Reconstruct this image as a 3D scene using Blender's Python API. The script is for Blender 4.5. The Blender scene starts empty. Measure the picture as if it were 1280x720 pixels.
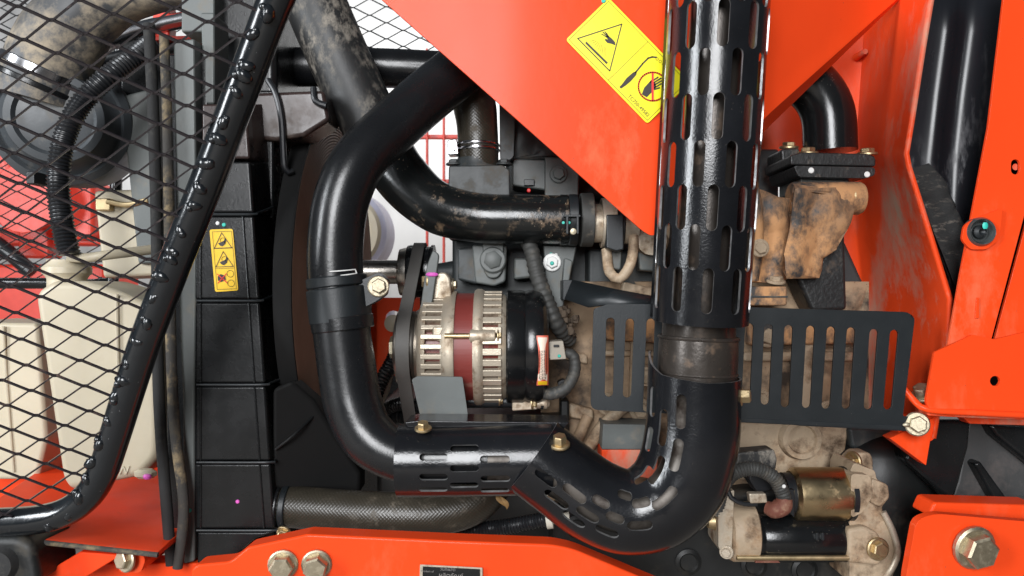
import bpy, bmesh, math, random
from mathutils import Vector, Matrix, noise
from mathutils.geometry import delaunay_2d_cdt

random.seed(7)
R = math.radians
S = bpy.context.scene
COL = S.collection

# ------------------------------------------------------------------ camera, light, exposure
D = 26.0 / 36.0 * 1.28          # metres from the lens to the plane where 1 px of the photo = 1 mm
Z0 = 1.05                       # lens height above the yard
cam_d = bpy.data.cameras.new('camera'); cam = bpy.data.objects.new('camera', cam_d); COL.objects.link(cam)
cam.location = (0, -D, Z0); cam.rotation_euler = (R(90), 0, 0)
cam_d.lens = 26; cam_d.sensor_width = 36; cam_d.clip_start = 0.02; cam_d.clip_end = 500
cam_d.dof.use_dof = True; cam_d.dof.focus_distance = D - 0.02; cam_d.dof.aperture_fstop = 11
S.camera = cam

# the tractor stands under an open shed: daylight comes in through openings, so lamps stand in for the front and side openings
w = bpy.data.worlds.new('World'); S.world = w; w.use_nodes = True
bg = w.node_tree.nodes['Background']; bg.inputs[0].default_value = (.78, .88, 1.0, 1); bg.inputs[1].default_value = .08
def opening(name, loc, aim, sx, sy, watts, col):
    l = bpy.data.lights.new(name, 'AREA'); l.shape = 'RECTANGLE'; l.size = sx; l.size_y = sy; l.energy = watts; l.color = col
    o = bpy.data.objects.new(name, l); COL.objects.link(o); o.location = loc
    o.rotation_euler = (Vector(loc) - Vector(aim)).to_track_quat('Z', 'Y').to_euler(); return o
opening('front_opening', (-.75, -4.2, 2.3), (-.1, 0, 1.0), 1.5, 2.1, 225, (.97, .98, 1.0))
opening('side_opening', (-3.9, -2.4, 2.2), (-.2, .1, 1.0), .9, 2.6, 190, (.92, .96, 1.0))
opening('wall_fill', (0, 3.0, 4.6), (0, 6.5, 1.6), 8, 2.0, 520, (1, .98, .95))  # added lamp that brightens the wall behind; no opening there
S.view_settings.view_transform = 'Standard'; S.view_settings.look = 'None'
S.view_settings.gamma = 1; S.view_settings.use_curve_mapping = False
S.view_settings.exposure = 0.0

# ------------------------------------------------------------------ measuring helpers
def sc(Y): return (D + Y) / D * 0.001               # metres per photo pixel at depth Y
def P(x, y, Y=0.0):
    k = sc(Y); return Vector(((x - 640) * k, Y, Z0 + (360 - y) * k))

# ------------------------------------------------------------------ materials
MATS = {}
def mat(name, col, rough=.5, metal=0., var=.12, vscale=14., bump=0., bscale=300., dust=None, specks=None,
        coat=0., spec=.5, rvar=.1, grime=None, stretch=(1, 1, 1), wave=None, trans=0.):
    m = bpy.data.materials.new(name); m.use_nodes = True; MATS[name] = m
    t = m.node_tree; N = t.nodes; L = t.links; b = N['Principled BSDF']
    tc = N.new('ShaderNodeTexCoord'); mp = N.new('ShaderNodeMapping'); mp.inputs['Scale'].default_value = stretch
    L.new(tc.outputs['Object'], mp.inputs[0])
    def nz(scale, detail=4., rough_=.6):
        n = N.new('ShaderNodeTexNoise'); n.inputs['Scale'].default_value = scale
        n.inputs['Detail'].default_value = detail; n.inputs['Roughness'].default_value = rough_
        L.new(mp.outputs[0], n.inputs['Vector']); return n.outputs['Fac']
    def ramp(src, a, b_):
        r = N.new('ShaderNodeMapRange'); r.clamp = True
        r.inputs['From Min'].default_value = a; r.inputs['From Max'].default_value = b_
        L.new(src, r.inputs['Value']); return r.outputs[0]
    def mix(f, ca, cb):
        x = N.new('ShaderNodeMix'); x.data_type = 'RGBA'
        if f is None: x.inputs[0].default_value = 1
        else: L.new(f, x.inputs[0])
        for i, c in ((6, ca), (7, cb)):
            if isinstance(c, tuple): x.inputs[i].default_value = (*c, 1)
            else: L.new(c, x.inputs[i])
        return x.outputs[2]
    lo = tuple(c * (1 - var) for c in col); hi = tuple(min(1, c * (1 + var)) for c in col)
    c = mix(ramp(nz(vscale), .3, .7), lo, hi)
    rn = N.new('ShaderNodeMapRange'); rn.inputs['To Min'].default_value = max(.03, rough - rvar); rn.inputs['To Max'].default_value = min(1, rough + rvar)
    L.new(nz(vscale * 2.3), rn.inputs['Value']); ro = rn.outputs[0]
    if dust:
        dc, amt, ds = dust
        f = N.new('ShaderNodeMath'); f.operation = 'MULTIPLY'
        L.new(ramp(nz(ds, 8., .72), .62 - amt * .3, .78 - amt * .3), f.inputs[0])
        L.new(ramp(nz(ds * .22, 2.), .55 - amt * .35, .7 - amt * .2), f.inputs[1])
        c = mix(f.outputs[0], c, dc)
        x = N.new('ShaderNodeMix'); L.new(f.outputs[0], x.inputs[0]); L.new(ro, x.inputs[2]); x.inputs[3].default_value = .85; ro = x.outputs[0]
    if grime:
        gc, ga, gs = grime
        gf = ramp(nz(gs, 7., .68), .6 - ga * .3, .75 - ga * .25); c = mix(gf, c, gc)
    if specks:
        scol, th, ss = specks
        v = N.new('ShaderNodeTexVoronoi'); v.inputs['Scale'].default_value = ss; L.new(mp.outputs[0], v.inputs['Vector'])
        r = ramp(v.outputs['Distance'], th, th * .55)
        g = N.new('ShaderNodeMath'); g.operation = 'MULTIPLY'; L.new(r, g.inputs[0]); L.new(ramp(nz(ss * .12, 3), .5, .56), g.inputs[1])
        c = mix(g.outputs[0], c, scol)
    L.new(c, b.inputs['Base Color']); L.new(ro, b.inputs['Roughness'])
    b.inputs['Metallic'].default_value = metal; b.inputs['Specular IOR Level'].default_value = spec
    if coat: b.inputs['Coat Weight'].default_value = coat; b.inputs['Coat Roughness'].default_value = .12
    if trans:
        b.inputs['Subsurface Weight'].default_value = trans; b.inputs['Subsurface Radius'].default_value = (.03, .025, .015)
    h = None
    if bump:
        bn = N.new('ShaderNodeBump'); bn.inputs['Strength'].default_value = bump; bn.inputs['Distance'].default_value = .001
        L.new(nz(bscale, 3.), bn.inputs['Height']); h = bn.outputs[0]
    if wave:
        ws, wst, rot = wave
        for sgn in ((1, -1) if rot else (1,)):
            wv = N.new('ShaderNodeTexWave'); wv.inputs['Scale'].default_value = ws; wv.inputs['Distortion'].default_value = .6
            mp2 = N.new('ShaderNodeMapping'); mp2.inputs['Rotation'].default_value = (0, sgn * rot, 0)
            L.new(tc.outputs['Object'], mp2.inputs[0]); L.new(mp2.outputs[0], wv.inputs['Vector'])
            bn = N.new('ShaderNodeBump'); bn.inputs['Strength'].default_value = wst; bn.inputs['Distance'].default_value = .001
            L.new(wv.outputs['Fac'], bn.inputs['Height'])
            if h: L.new(h, bn.inputs['Normal'])
            h = bn.outputs[0]
    if h: L.new(h, b.inputs['Normal'])
    return m

TAN = (.42, .27, .15); PALE = (.5, .42, .32); RUST = (.5, .2, .08)
ORANGE = mat('orange_paint', (.80, .062, .011), .34, var=.1, vscale=4, bump=.1, bscale=120, spec=.12, coat=.1, rvar=.12, dust=((.62, .2, .1), .25, 7), specks=((.3, .06, .03), .05, 90), stretch=(1, 1, .5))
ORANGE_D = mat('dusty_orange_paint', (.82, .07, .014), .45, spec=.2, var=.1, vscale=7, bump=.08, bscale=160, dust=((.5, .33, .24), .5, 9), stretch=(1, 1, .45))
REDP = mat('red_orange_paint', (.8, .06, .014), .5, spec=.1, var=.08, bump=.06, bscale=120, dust=((.35, .16, .1), .1, 18))
BLK = mat('black_pipe_paint', (.007, .0075, .008), .2, bump=.12, bscale=420, specks=((.35, .3, .25), .1, 260))
SHIELD = mat('black_shield_paint', (.008, .0085, .010), .17, var=.3, bump=.16, bscale=420, rvar=.08, specks=((.4, .33, .26), .06, 300))
SATIN = mat('satin_black_steel', (.011, .014, .016), .42, bump=.15, bscale=500, specks=((.4, .36, .3), .05, 220))
RUB = mat('black_rubber', (.008, .0085, .0095), .27, bump=.12, bscale=330, specks=((.3, .27, .22), .05, 200))
RUBD = mat('dusty_rubber', (.016, .016, .016), .5, bump=.2, bscale=240, dust=((.24, .215, .18), .5, 75), stretch=(1, 1, .6))
RUBH = mat('muddy_pipe_paint', (.008, .009, .009), .2, bump=.12, bscale=300, dust=((.3, .2, .12), .3, 46), specks=((.45, .36, .26), .13, 190))
DUCT = mat('grey_dusty_duct', (.06, .062, .065), .5, bump=.15, bscale=150, dust=((.36, .3, .22), .62, 22))
CANI = mat('grey_canister', (.055, .062, .068), .42, bump=.1, bscale=120, dust=((.2, .18, .15), .25, 12))
WEAVE = mat('woven_hose_rubber', (.034, .029, .021), .33, bump=.15, bscale=260, wave=(95, .13, .8), dust=((.1, .08, .055), .3, 60))
EDGE = mat('worn_steel_edge', (.3, .3, .3), .32, metal=.7, var=.4, vscale=90)
PLAS = mat('black_plastic', (.008, .0085, .009), .27, bump=.14, bscale=320, var=.3, spec=.4, specks=((.2, .2, .2), .04, 160))
MATT = mat('matt_black', (.008, .008, .008), .75, spec=.2)
PLASB = mat('brown_black_plastic', (.035, .022, .02), .28, bump=.05, bscale=150, dust=((.13, .1, .08), .3, 9))
FOAM = mat('black_foam', (.018, .018, .018), .85, bump=.5, bscale=500, dust=((.12, .11, .09), .3, 40))
FOAMD = mat('dusty_foam', (.045, .042, .038), .9, bump=.6, bscale=450, dust=((.34, .25, .13), .5, 35))
CREAM = mat('cream_plastic', (.50, .44, .325), .42, var=.06, vscale=9, bump=.04, bscale=90, trans=.2, dust=((.42, .34, .24), .15, 14))
ALU = mat('dusty_cast_aluminium', (.54, .47, .37), .42, metal=.5, grime=((.16, .1, .06), .22, 40), bump=.35, bscale=380, dust=((.46, .35, .24), .45, 24), specks=((.1, .07, .05), .09, 260))
CAST = mat('tan_dirty_casting', (.32, .22, .135), .7, grime=((.04, .028, .02), .42, 14), bump=.6, bscale=170, var=.25, vscale=18, dust=((.30, .15, .07), .45, 13), specks=((.06, .045, .035), .12, 150))
CASTP = mat('pale_dirty_casting', (.43, .33, .225), .58, grime=((.09, .055, .03), .34, 22), bump=.5, bscale=200, var=.2, vscale=20, dust=((.36, .22, .12), .4, 17), specks=((.07, .05, .04), .1, 170))
CLAY = mat('clay_covered_casting', (.05, .045, .042), .6, bump=1., bscale=90, dust=((.52, .27, .12), .72, 24), stretch=(1, 1, .7))
IRON = mat('black_cast_iron', (.018, .018, .018), .42, bump=.9, bscale=190, dust=((.2, .13, .08), .16, 20))
DARK = mat('dark_engine_paint', (.03, .035, .036), .5, bump=.2, bscale=160, dust=((.12, .1, .075), .3, 16))
GREY = mat('grey_engine_paint', (.1, .11, .106), .45, bump=.12, bscale=200, dust=((.2, .17, .13), .25, 20))
SUMP = mat('oily_black_paint', (.008, .009, .009), .47, bump=.25, bscale=90, dust=((.06, .05, .035), .3, 14))
STEEL = mat('machined_steel', (.42, .39, .35), .3, metal=1., bump=.1, bscale=60, stretch=(9, 1, 1))
ZINC = mat('yellow_zinc', (.55, .43, .25), .45, metal=1., var=.25, vscale=60, bump=.25, bscale=3, dust=((.4, .3, .18), .4, 2.5))
ZINCP = mat('pale_zinc', (.5, .44, .32), .45, metal=1., var=.2, vscale=50, bump=.12, bscale=200, dust=((.45, .4, .3), .5, 2.5))
SOLEN = mat('brass_plated_steel', (.55, .42, .24), .3, metal=1., var=.15, vscale=30, bump=.08, bscale=200, dust=((.4, .28, .16), .2, 40))
COPPER = mat('red_copper_stator', (.20, .032, .026), .45, bump=.2, bscale=200, stretch=(.1, 1, 1), dust=((.4, .3, .22), .18, 40))
COIL = mat('lacquered_copper_coil', (.16, .022, .014), .35, bump=.5, bscale=160)
BELT = mat('grey_rubber_belt', (.085, .08, .074), .6, bump=.2, bscale=300)
YEL = mat('yellow_vinyl', (.87, .77, .004), .35, var=.02, bump=.02)
YELD = mat('amber_vinyl', (.84, .52, .012), .35, var=.04, bump=.02)
INK = mat('black_ink', (.02, .014, .01), .5, var=0)
INKR = mat('red_ink', (.72, .012, .008), .45, var=0)
INKG = mat('olive_ink', (.1, .075, .004), .5, var=0)
WHITE = mat('white_paint_dab', (.8, .8, .78), .5, var=.05)
TEAL = mat('teal_paint_dab', (.03, .5, .4), .5, var=.05)
PINK = mat('pink_paint_dab', (.75, .12, .55), .5, var=.05)
PAPER = mat('pale_label_paper', (.78, .62, .5), .5, var=.08, vscale=80)
CONN = mat('grey_beige_nylon', (.36, .32, .26), .5, bump=.1)
BOOT = mat('rust_red_rubber', (.17, .055, .035), .7, bump=.4, bscale=200, dust=((.4, .25, .16), .3, 40))
TAPE = mat('dusty_black_tape', (.045, .045, .042), .6, bump=.3, bscale=200, dust=((.2, .17, .13), .3, 40))
LOOM = mat('black_loom', (.012, .013, .015), .35)
WHIT = mat('white_nylon', (.7, .66, .55), .5)
BLUE = mat('faded_blue_paint', (.07, .11, .22), .4)
LAV = mat('pale_lavender_tyre', (.5, .5, .62), .5)
SHEET = mat('white_sheet_metal', (.6, .61, .62), .45, var=.06, vscale=1.5)
CONC = mat('pale_concrete', (.25, .22, .19), .8, var=.15, vscale=1.2, bump=.2, bscale=30)
PRED = mat('far_red_paint', (.72, .055, .03), .4, var=.1)
CHROME = mat('bright_tube', (.6, .6, .62), .2, metal=1.)
GLASSB = mat('smoked_lens', (.05, .055, .055), .12, coat=.6)

# ------------------------------------------------------------------ mesh helpers
W = {}
class MB:
    def __init__(s): s.v = []; s.f = []
    def add(s, vs, fs):
        o = len(s.v); s.v += [Vector(v) for v in vs]; s.f += [tuple(i + o for i in f) for f in fs]; return s
    def box(s, c, size, rot=None):
        x, y, z = (k / 2 for k in size)
        vs = [Vector((a * x, b * y, d * z)) for a in (-1, 1) for b in (-1, 1) for d in (-1, 1)]
        if rot: vs = [rot @ v for v in vs]
        c = Vector(c)
        return s.add([v + c for v in vs], [(0, 1, 3, 2), (4, 6, 7, 5), (0, 4, 5, 1), (2, 3, 7, 6), (0, 2, 6, 4), (1, 5, 7, 3)])
    def slab(s, poly, Yf, depth):
        """photo-measured outline on the front plane Yf (number or one per point), extruded straight back"""
        n = len(poly)
        ys = Yf if isinstance(Yf, (list, tuple)) else [Yf] * n
        f = [P(x, y, Y) for (x, y), Y in zip(poly, ys)]
        a = sum((f[i].x * f[(i + 1) % n].z - f[(i + 1) % n].x * f[i].z) for i in range(n))
        if a < 0: f.reverse()
        b = [v + Vector((0, depth, 0)) for v in f]
        return s.add(f + b, [tuple(range(n)), tuple(range(2 * n - 1, n - 1, -1))] + [(i, i + n, (i + 1) % n + n, (i + 1) % n) for i in range(n)])
    def rings(s, rings, close0=True, close1=True):
        n = len(rings[0]); vs = [v for r in rings for v in r]; fs = []
        for k in range(len(rings) - 1):
            for i in range(n):
                j = (i + 1) % n
                fs.append((k * n + i, k * n + j, (k + 1) * n + j, (k + 1) * n + i))
        if close0: fs.append(tuple(range(n - 1, -1, -1)))
        if close1: fs.append(tuple((len(rings) - 1) * n + i for i in range(n)))
        return s.add(vs, fs)
    def lathe(s, prof, o, axis, n=40, up=None):
        """prof: (distance along axis, radius) in metres"""
        ax = Vector(axis).normalized(); u = Vector(up) if up else (Vector((0, 0, 1)) if abs(ax.z) < .9 else Vector((1, 0, 0)))
        u = (u - ax * u.dot(ax)).normalized(); b = ax.cross(u); o = Vector(o)
        return s.rings([[o + ax * t + (u * math.cos(2 * math.pi * i / n) + b * math.sin(2 * math.pi * i / n)) * max(r, 1e-5) for i in range(n)] for t, r in prof])
    def tube(s, pts, r, n=22, step=.006, corr=None, caps=True, closed=False):
        pth = curve(pts, step); C, T = pth['p'], pth['t']; L = pth['l']
        rr = pth['r'](r); rings = []
        up = Vector((0, -1, 0))
        if abs(T[0].dot(up)) > .9: up = Vector((0, 0, 1))
        for i, (c, t) in enumerate(zip(C, T)):
            up = (up - t * up.dot(t)).normalized(); b = t.cross(up)
            rad = rr[i]
            if corr: rad += corr[1] * (0.5 + .5 * math.cos(2 * math.pi * L[i] / corr[0]))
            rings.append([c + (up * math.cos(2 * math.pi * k / n) + b * math.sin(2 * math.pi * k / n)) * rad for k in range(n)])
        return s.rings(rings, caps, caps)
    def torus(s, c, axis, Rm, r, n=40, k=8, a0=0, a1=360, up=None):
        ax = Vector(axis).normalized(); u = Vector(up) if up else (Vector((0, 0, 1)) if abs(ax.z) < .9 else Vector((1, 0, 0)))
        u = (u - ax * u.dot(ax)).normalized(); b = ax.cross(u); c = Vector(c)
        full = abs(a1 - a0) >= 360; m = n if full else n + 1; rg = []
        for i in range(m):
            a = R(a0 + (a1 - a0) * i / n); d = u * math.cos(a) + b * math.sin(a)
            rg.append([c + d * (Rm + r * math.cos(2 * math.pi * j / k)) + ax * r * math.sin(2 * math.pi * j / k) for j in range(k)])
        if full: rg.append(rg[0])
        return s.rings(rg, not full, not full)
    def blob(s, c, r, seg=8, rg=5, sq=(1, 1, 1), jit=0):
        vs = []; fs = []; c = Vector(c)
        rings = []
        for i in range(1, rg):
            th = math.pi * i / rg
            rings.append([c + Vector((math.sin(th) * math.cos(2 * math.pi * k / seg) * sq[0], math.sin(th) * math.sin(2 * math.pi * k / seg) * sq[1], math.cos(th) * sq[2])) * r * (1 + random.uniform(-jit, jit)) for k in range(seg)])
        return s.rings(rings)
    def build(s, name, m, parent=None, bevel=0., seg=2, ang=35, solid=0., sub=0, label=None):
        c = sum(s.v, Vector()) / len(s.v)
        me = bpy.data.meshes.new(name); me.from_pydata([v - c for v in s.v], [], s.f)
        bm = bmesh.new(); bm.from_mesh(me); bmesh.ops.remove_doubles(bm, verts=bm.verts, dist=1e-6)
        bmesh.ops.recalc_face_normals(bm, faces=bm.faces); bm.to_mesh(me); bm.free()
        me.polygons.foreach_set('use_smooth', [True] * len(me.polygons)); me.set_sharp_from_angle(angle=R(ang))
        me.materials.append(m)
        o = bpy.data.objects.new(name, me); COL.objects.link(o); o.location = c; W[o] = Matrix.Translation(c)
        if solid:
            md = o.modifiers.new('thick', 'SOLIDIFY'); md.thickness = solid; md.offset = 0
        if bevel:
            md = o.modifiers.new('edge', 'BEVEL'); md.width = bevel; md.segments = seg; md.limit_method = 'ANGLE'; md.angle_limit = R(30); md.harden_normals = True
        if parent is not None: adopt(o, parent)
        if label: o['label'] = label
        return o
def adopt(o, p):
    o.parent = p; o.matrix_parent_inverse = W[p].inverted()
def thing(name, loc, label, cat, group=None):
    o = bpy.data.objects.new(name, None); COL.objects.link(o); o.location = loc; o.empty_display_size = .05
    W[o] = Matrix.Translation(loc); return tag(o, label, cat, group)
def tag(o, label, cat, group=None):
    o['label'] = label; o['category'] = cat
    if group: o['group'] = group
    return o
def curve(pts, step=.006):
    """smooth path through (px, py, Y) points; also gives an interpolator for per-point pixel radii"""
    Q = [P(*p) if isinstance(p, tuple) else p for p in pts]; Ys = [q.y for q in Q]
    E = [Q[0] * 2 - Q[1]] + Q + [Q[-1] * 2 - Q[-2]]
    C = []; U = []
    for i in range(1, len(E) - 2):
        p0, p1, p2, p3 = E[i - 1:i + 3]; n = max(2, int((p2 - p1).length / step))
        for k in range(n):
            t = k / n
            C.append(.5 * ((2 * p1) + (p2 - p0) * t + (2 * p0 - 5 * p1 + 4 * p2 - p3) * t * t + (3 * p1 - p0 - 3 * p2 + p3) * t ** 3)); U.append(i - 1 + t)
    C.append(Q[-1]); U.append(len(Q) - 1)
    T = [(C[min(i + 1, len(C) - 1)] - C[max(i - 1, 0)]).normalized() for i in range(len(C))]
    L = [0]
    for i in range(1, len(C)): L.append(L[-1] + (C[i] - C[i - 1]).length)
    def rad(r):
        if not isinstance(r, (list, tuple)): r = [r] * len(Q)
        rm = [a * sc(y) for a, y in zip(r, Ys)]; out = []
        for u in U:
            i = min(int(u), len(rm) - 2); f = u - i; f = f * f * (3 - 2 * f); out.append(rm[i] * (1 - f) + rm[i + 1] * f)
        return out
    return {'p': C, 't': T, 'l': L, 'r': rad}
def rnd(poly, r, n=5):
    """round the corners of a 2-D outline; r a number or one per corner"""
    out = []; N_ = len(poly)
    for i in range(N_):
        p = Vector(poly[i][:2]); a = Vector(poly[i - 1][:2]); b = Vector(poly[(i + 1) % N_][:2])
        rr = r[i] if isinstance(r, (list, tuple)) else r
        d1 = a - p; d2 = b - p; k = min(rr, d1.length * .45, d2.length * .45)
        if k < .2: out.append(tuple(p)); continue
        A = p + d1.normalized() * k; B = p + d2.normalized() * k
        for j in range(n + 1):
            t = j / n; q = A * (1 - t) ** 2 + p * 2 * t * (1 - t) + B * t * t; out.append(tuple(q))
    return out
def inside(p, poly):
    x, y = p; c = False; j = len(poly) - 1
    for i in range(len(poly)):
        xi, yi = poly[i]; xj, yj = poly[j]
        if (yi > y) != (yj > y) and x < (xj - xi) * (y - yi) / (yj - yi) + xi: c = not c
        j = i
    return c
def stadium(cx, cy, L, Wd, ang=0, n=6):
    h = L / 2 - Wd / 2; out = []; ca, sa = math.cos(ang), math.sin(ang)
    for sg in (1, -1):
        for i in range(n + 1):
            a = -math.pi / 2 + math.pi * i / n
            x, y = sg * (h + math.cos(a) * Wd / 2), sg * math.sin(a) * Wd / 2
            out.append((cx + x * ca - y * sa, cy + x * sa + y * ca))
        if L > Wd * 2:
            for q in (.25, .5, .75):
                x, y = sg * (h - 2 * h * q), sg * Wd / 2; out.append((cx + x * ca - y * sa, cy + x * sa + y * ca))
    return out
def sheet(outline, holes, fn, grid=None, name='plate', m=None, parent=None, thick=.003, bevel=0., ang=35, label=None, rim=None):
    """outline with holes, cut by constrained triangulation, laid on the surface fn(u, v)"""
    vs = []; es = []
    for lp in [outline] + holes:
        o = len(vs); vs += [Vector(p) for p in lp]; es += [(o + i, o + (i + 1) % len(lp)) for i in range(len(lp))]
    if grid:
        xs = [p[0] for p in outline]; ys = [p[1] for p in outline]
        nx = max(1, int((max(xs) - min(xs)) / grid[0])); ny = max(1, int((max(ys) - min(ys)) / grid[1]))
        for i in range(nx + 1):
            for j in range(ny + 1):
                p = (min(xs) + (max(xs) - min(xs)) * i / nx, min(ys) + (max(ys) - min(ys)) * j / ny)
                if not inside(p, outline) or any(inside(p, h) for h in holes): continue
                gd = min(grid) * .35
                if any((p[0] - q[0]) ** 2 + (p[1] - q[1]) ** 2 < gd * gd for h in holes for q in h): continue
                vs.append(Vector(p))
    v2, _, tri, *_r = delaunay_2d_cdt(vs, es, [], 0, 1e-7)
    keep = []
    for t in tri:
        c = (sum(v2[i][0] for i in t) / 3, sum(v2[i][1] for i in t) / 3)
        if inside(c, outline) and not any(inside(c, h) for h in holes): keep.append(tuple(t))
    used = sorted({i for t in keep for i in t}); ix = {k: n for n, k in enumerate(used)}
    F = [tuple(ix[i] for i in t) for t in keep]; V = [fn(*v2[k]) for k in used]; N_ = [Vector() for _ in V]; cnt = {}
    for t in F:
        n = (V[t[1]] - V[t[0]]).cross(V[t[2]] - V[t[0]])
        for i in t: N_[i] += n
        for a, b in ((t[0], t[1]), (t[1], t[2]), (t[2], t[0])): cnt[(a, b)] = 1
    N_ = [n.normalized() for n in N_]; m_ = len(V); h = thick / 2
    FF = F + [tuple(i + m_ for i in t[::-1]) for t in F] + [(b, a, a + m_, b + m_) for (a, b) in cnt if (b, a) not in cnt]
    mb = MB(); mb.add([v + n * h for v, n in zip(V, N_)] + [v - n * h for v, n in zip(V, N_)], FF)
    o = mb.build(name, m, parent, bevel=bevel, ang=ang, label=label)
    if rim:
        o.data.materials.append(rim)
        for p in o.data.polygons:
            if len(p.vertices) == 4: p.material_index = 1
    return o
def flat_plate(name, poly, Yf, m, parent, thick=.004, holes=(), round_=0, bevel=.0008, label=None, grid=None):
    pl = rnd(poly, round_) if round_ else poly
    fn = (lambda x, y: P(x, y, Yf)) if not callable(Yf) else (lambda x, y: P(x, y, Yf(x, y)))
    return sheet(pl, list(holes), fn, grid, name, m, parent, thick, bevel, label=label)
BM = {}
def bolt(parent, loc, r, d, m=None, washer=True, name='bolt', h=.75, spin=None, wr=1.45):
    """hexagon bolt head seated at loc, pointing along d, with a washer of its own"""
    m = m or ZINCP; key = (m.name, h)
    if key not in BM:
        mb = MB(); n = 6
        def hexr(z, k): return [Vector((math.cos(R(60 * i)) * k, math.sin(R(60 * i)) * k, z)) for i in range(n)]
        mb.rings([hexr(0, 1), hexr(h * .86, 1), hexr(h, .86)])
        me_o = mb.build('bolt_proto', m, bevel=0); me = me_o.data; off = me_o.location.copy()
        for v in me.vertices: v.co += off
        bpy.data.objects.remove(me_o); me.name = 'bolt_head'
        wm = MB(); wm.lathe([(-.05, .3), (-.05, 1.), (.12, 1.), (.2, .9), (.2, .3)], (0, 0, 0), (0, 0, 1), 20)
        wo = wm.build('washer_proto', m); wme = wo.data; off = wo.location.copy()
        for v in wme.vertices: v.co += off
        bpy.data.objects.remove(wo); BM[key] = (me, wme)
    me, wme = BM[key]
    d = Vector(d).normalized(); q = d.to_track_quat('Z', 'Y')
    sp = random.uniform(0, 60) if spin is None else spin
    M = Matrix.Translation(Vector(loc) + d * (r * .15 if washer else -r * .03)) @ q.to_matrix().to_4x4() @ Matrix.Rotation(R(sp), 4, 'Z') @ Matrix.Scale(r, 4)
    b = bpy.data.objects.new(name, me); COL.objects.link(b); b.matrix_basis = M; W[b] = M
    b.parent = parent; b.matrix_parent_inverse = W[parent].inverted()
    if washer:
        Mw = Matrix.Translation(Vector(loc)) @ q.to_matrix().to_4x4() @ Matrix.Scale(r * wr, 4)
        wo = bpy.data.objects.new('washer', wme); COL.objects.link(wo); wo.matrix_basis = Mw; W[wo] = Mw
        wo.parent = b; wo.matrix_parent_inverse = W[b].inverted()
    return b
def text_geo(body, size):
    cu = bpy.data.curves.new('t', 'FONT'); cu.body = body; cu.size = size; cu.align_x = 'CENTER'; cu.align_y = 'CENTER'; cu.resolution_u = 2
    o = bpy.data.objects.new('t', cu); COL.objects.link(o); bpy.context.view_layer.update()
    dg = bpy.context.evaluated_depsgraph_get(); me = o.evaluated_get(dg).to_mesh()
    vs = [v.co.copy() for v in me.vertices]; fs = [tuple(p.vertices) for p in me.polygons]
    o.evaluated_get(dg).to_mesh_clear(); bpy.data.objects.remove(o); bpy.data.curves.remove(cu)
    return vs, fs
class Print:
    """flat print on a label: 2-D outlines in the label's own millimetres"""
    def __init__(s, o, ex, ey, nrm): s.o, s.ex, s.ey, s.n = o, ex, ey, nrm; s.mb = MB()
    def at(s, x, y, h=.0012): return s.o + s.ex * x * .001 + s.ey * y * .001 + s.n * h
    def poly(s, pts, h=.0012):
        s.mb.add([s.at(x, y, h) for x, y in pts], [tuple(range(len(pts)))]); return s
    def line(s, pts, wd, close=False, h=.0012):
        n = len(pts)
        for i in range(n if close else n - 1):
            a = Vector(pts[i]); b = Vector(pts[(i + 1) % n]); d = (b - a).normalized(); k = Vector((-d.y, d.x)) * wd / 2; a = a - d * wd * .4; b = b + d * wd * .4
            s.poly([a + k, b + k, b - k, a - k], h)
        return s
    def ring(s, c, r, wd, h=.0012, n=28, a0=0, a1=360):
        pts = [(c[0] + r * math.cos(R(a0 + (a1 - a0) * i / n)), c[1] + r * math.sin(R(a0 + (a1 - a0) * i / n))) for i in range(n + 1)]
        return s.line(pts, wd, h=h)
    def text(s, body, c, size, h=.0012, rot=0):
        vs, fs = text_geo(body, size); ca, sa = math.cos(rot), math.sin(rot)
        s.mb.add([s.at(c[0] + v.x * ca - v.y * sa, c[1] + v.x * sa + v.y * ca, h) for v in vs], fs); return s
    def build(s, m, parent, name='print'):
        o = s.mb.build(name, m, parent); return o
def wob(v, sca, amp): return v + Vector((noise.noise(v * sca), noise.noise(v * sca + Vector((9, 3, 1))), noise.noise(v * sca + Vector((4, 7, 2))))) * amp
def hose_clamp(parent, c, ax, r, wd, m, name='hose_clamp', screw=None):
    mb = MB(); mb.lathe([(-wd / 2, r * .9), (-wd / 2, r + .0012), (-wd / 2 + .0012, r + .0022), (wd / 2 - .0012, r + .0022), (wd / 2, r + .0012), (wd / 2, r * .9)], c, ax, 36)
    o = mb.build(name, m, parent)
    if screw is not None:
        k = MB(); k.box(screw, (.016, .012, .02)); k.build('screw_housing', m, o if parent and parent.parent is None else parent, bevel=.002)
    return o

# ================================================================== the setting
mb = MB(); mb.add([(-60, -60, 0), (60, -60, 0), (60, 60, 0), (-60, 60, 0)], [(0, 1, 2, 3)])
g = mb.build('ground', CONC); g['kind'] = 'structure'
mb = MB(); n = 400; x0 = -16.
prev = []
for i in range(n + 1):
    x = x0 + 32 * i / n; ph = (i % 10) / 10.
    y = 7.0 + (.05 if ph < .3 else (.0 if .4 <= ph < .9 else .025))
    prev.append((x, y))
mb.add([(x, y, 0.) for x, y in prev] + [(x, y, 5.2) for x, y in prev], [(i, i + 1, n + 2 + i, n + 1 + i) for i in range(n)])
o = mb.build('shed_wall', SHEET, ang=20, solid=.01); tag(o, 'pale corrugated metal wall far behind the tractor', 'wall')

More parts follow.
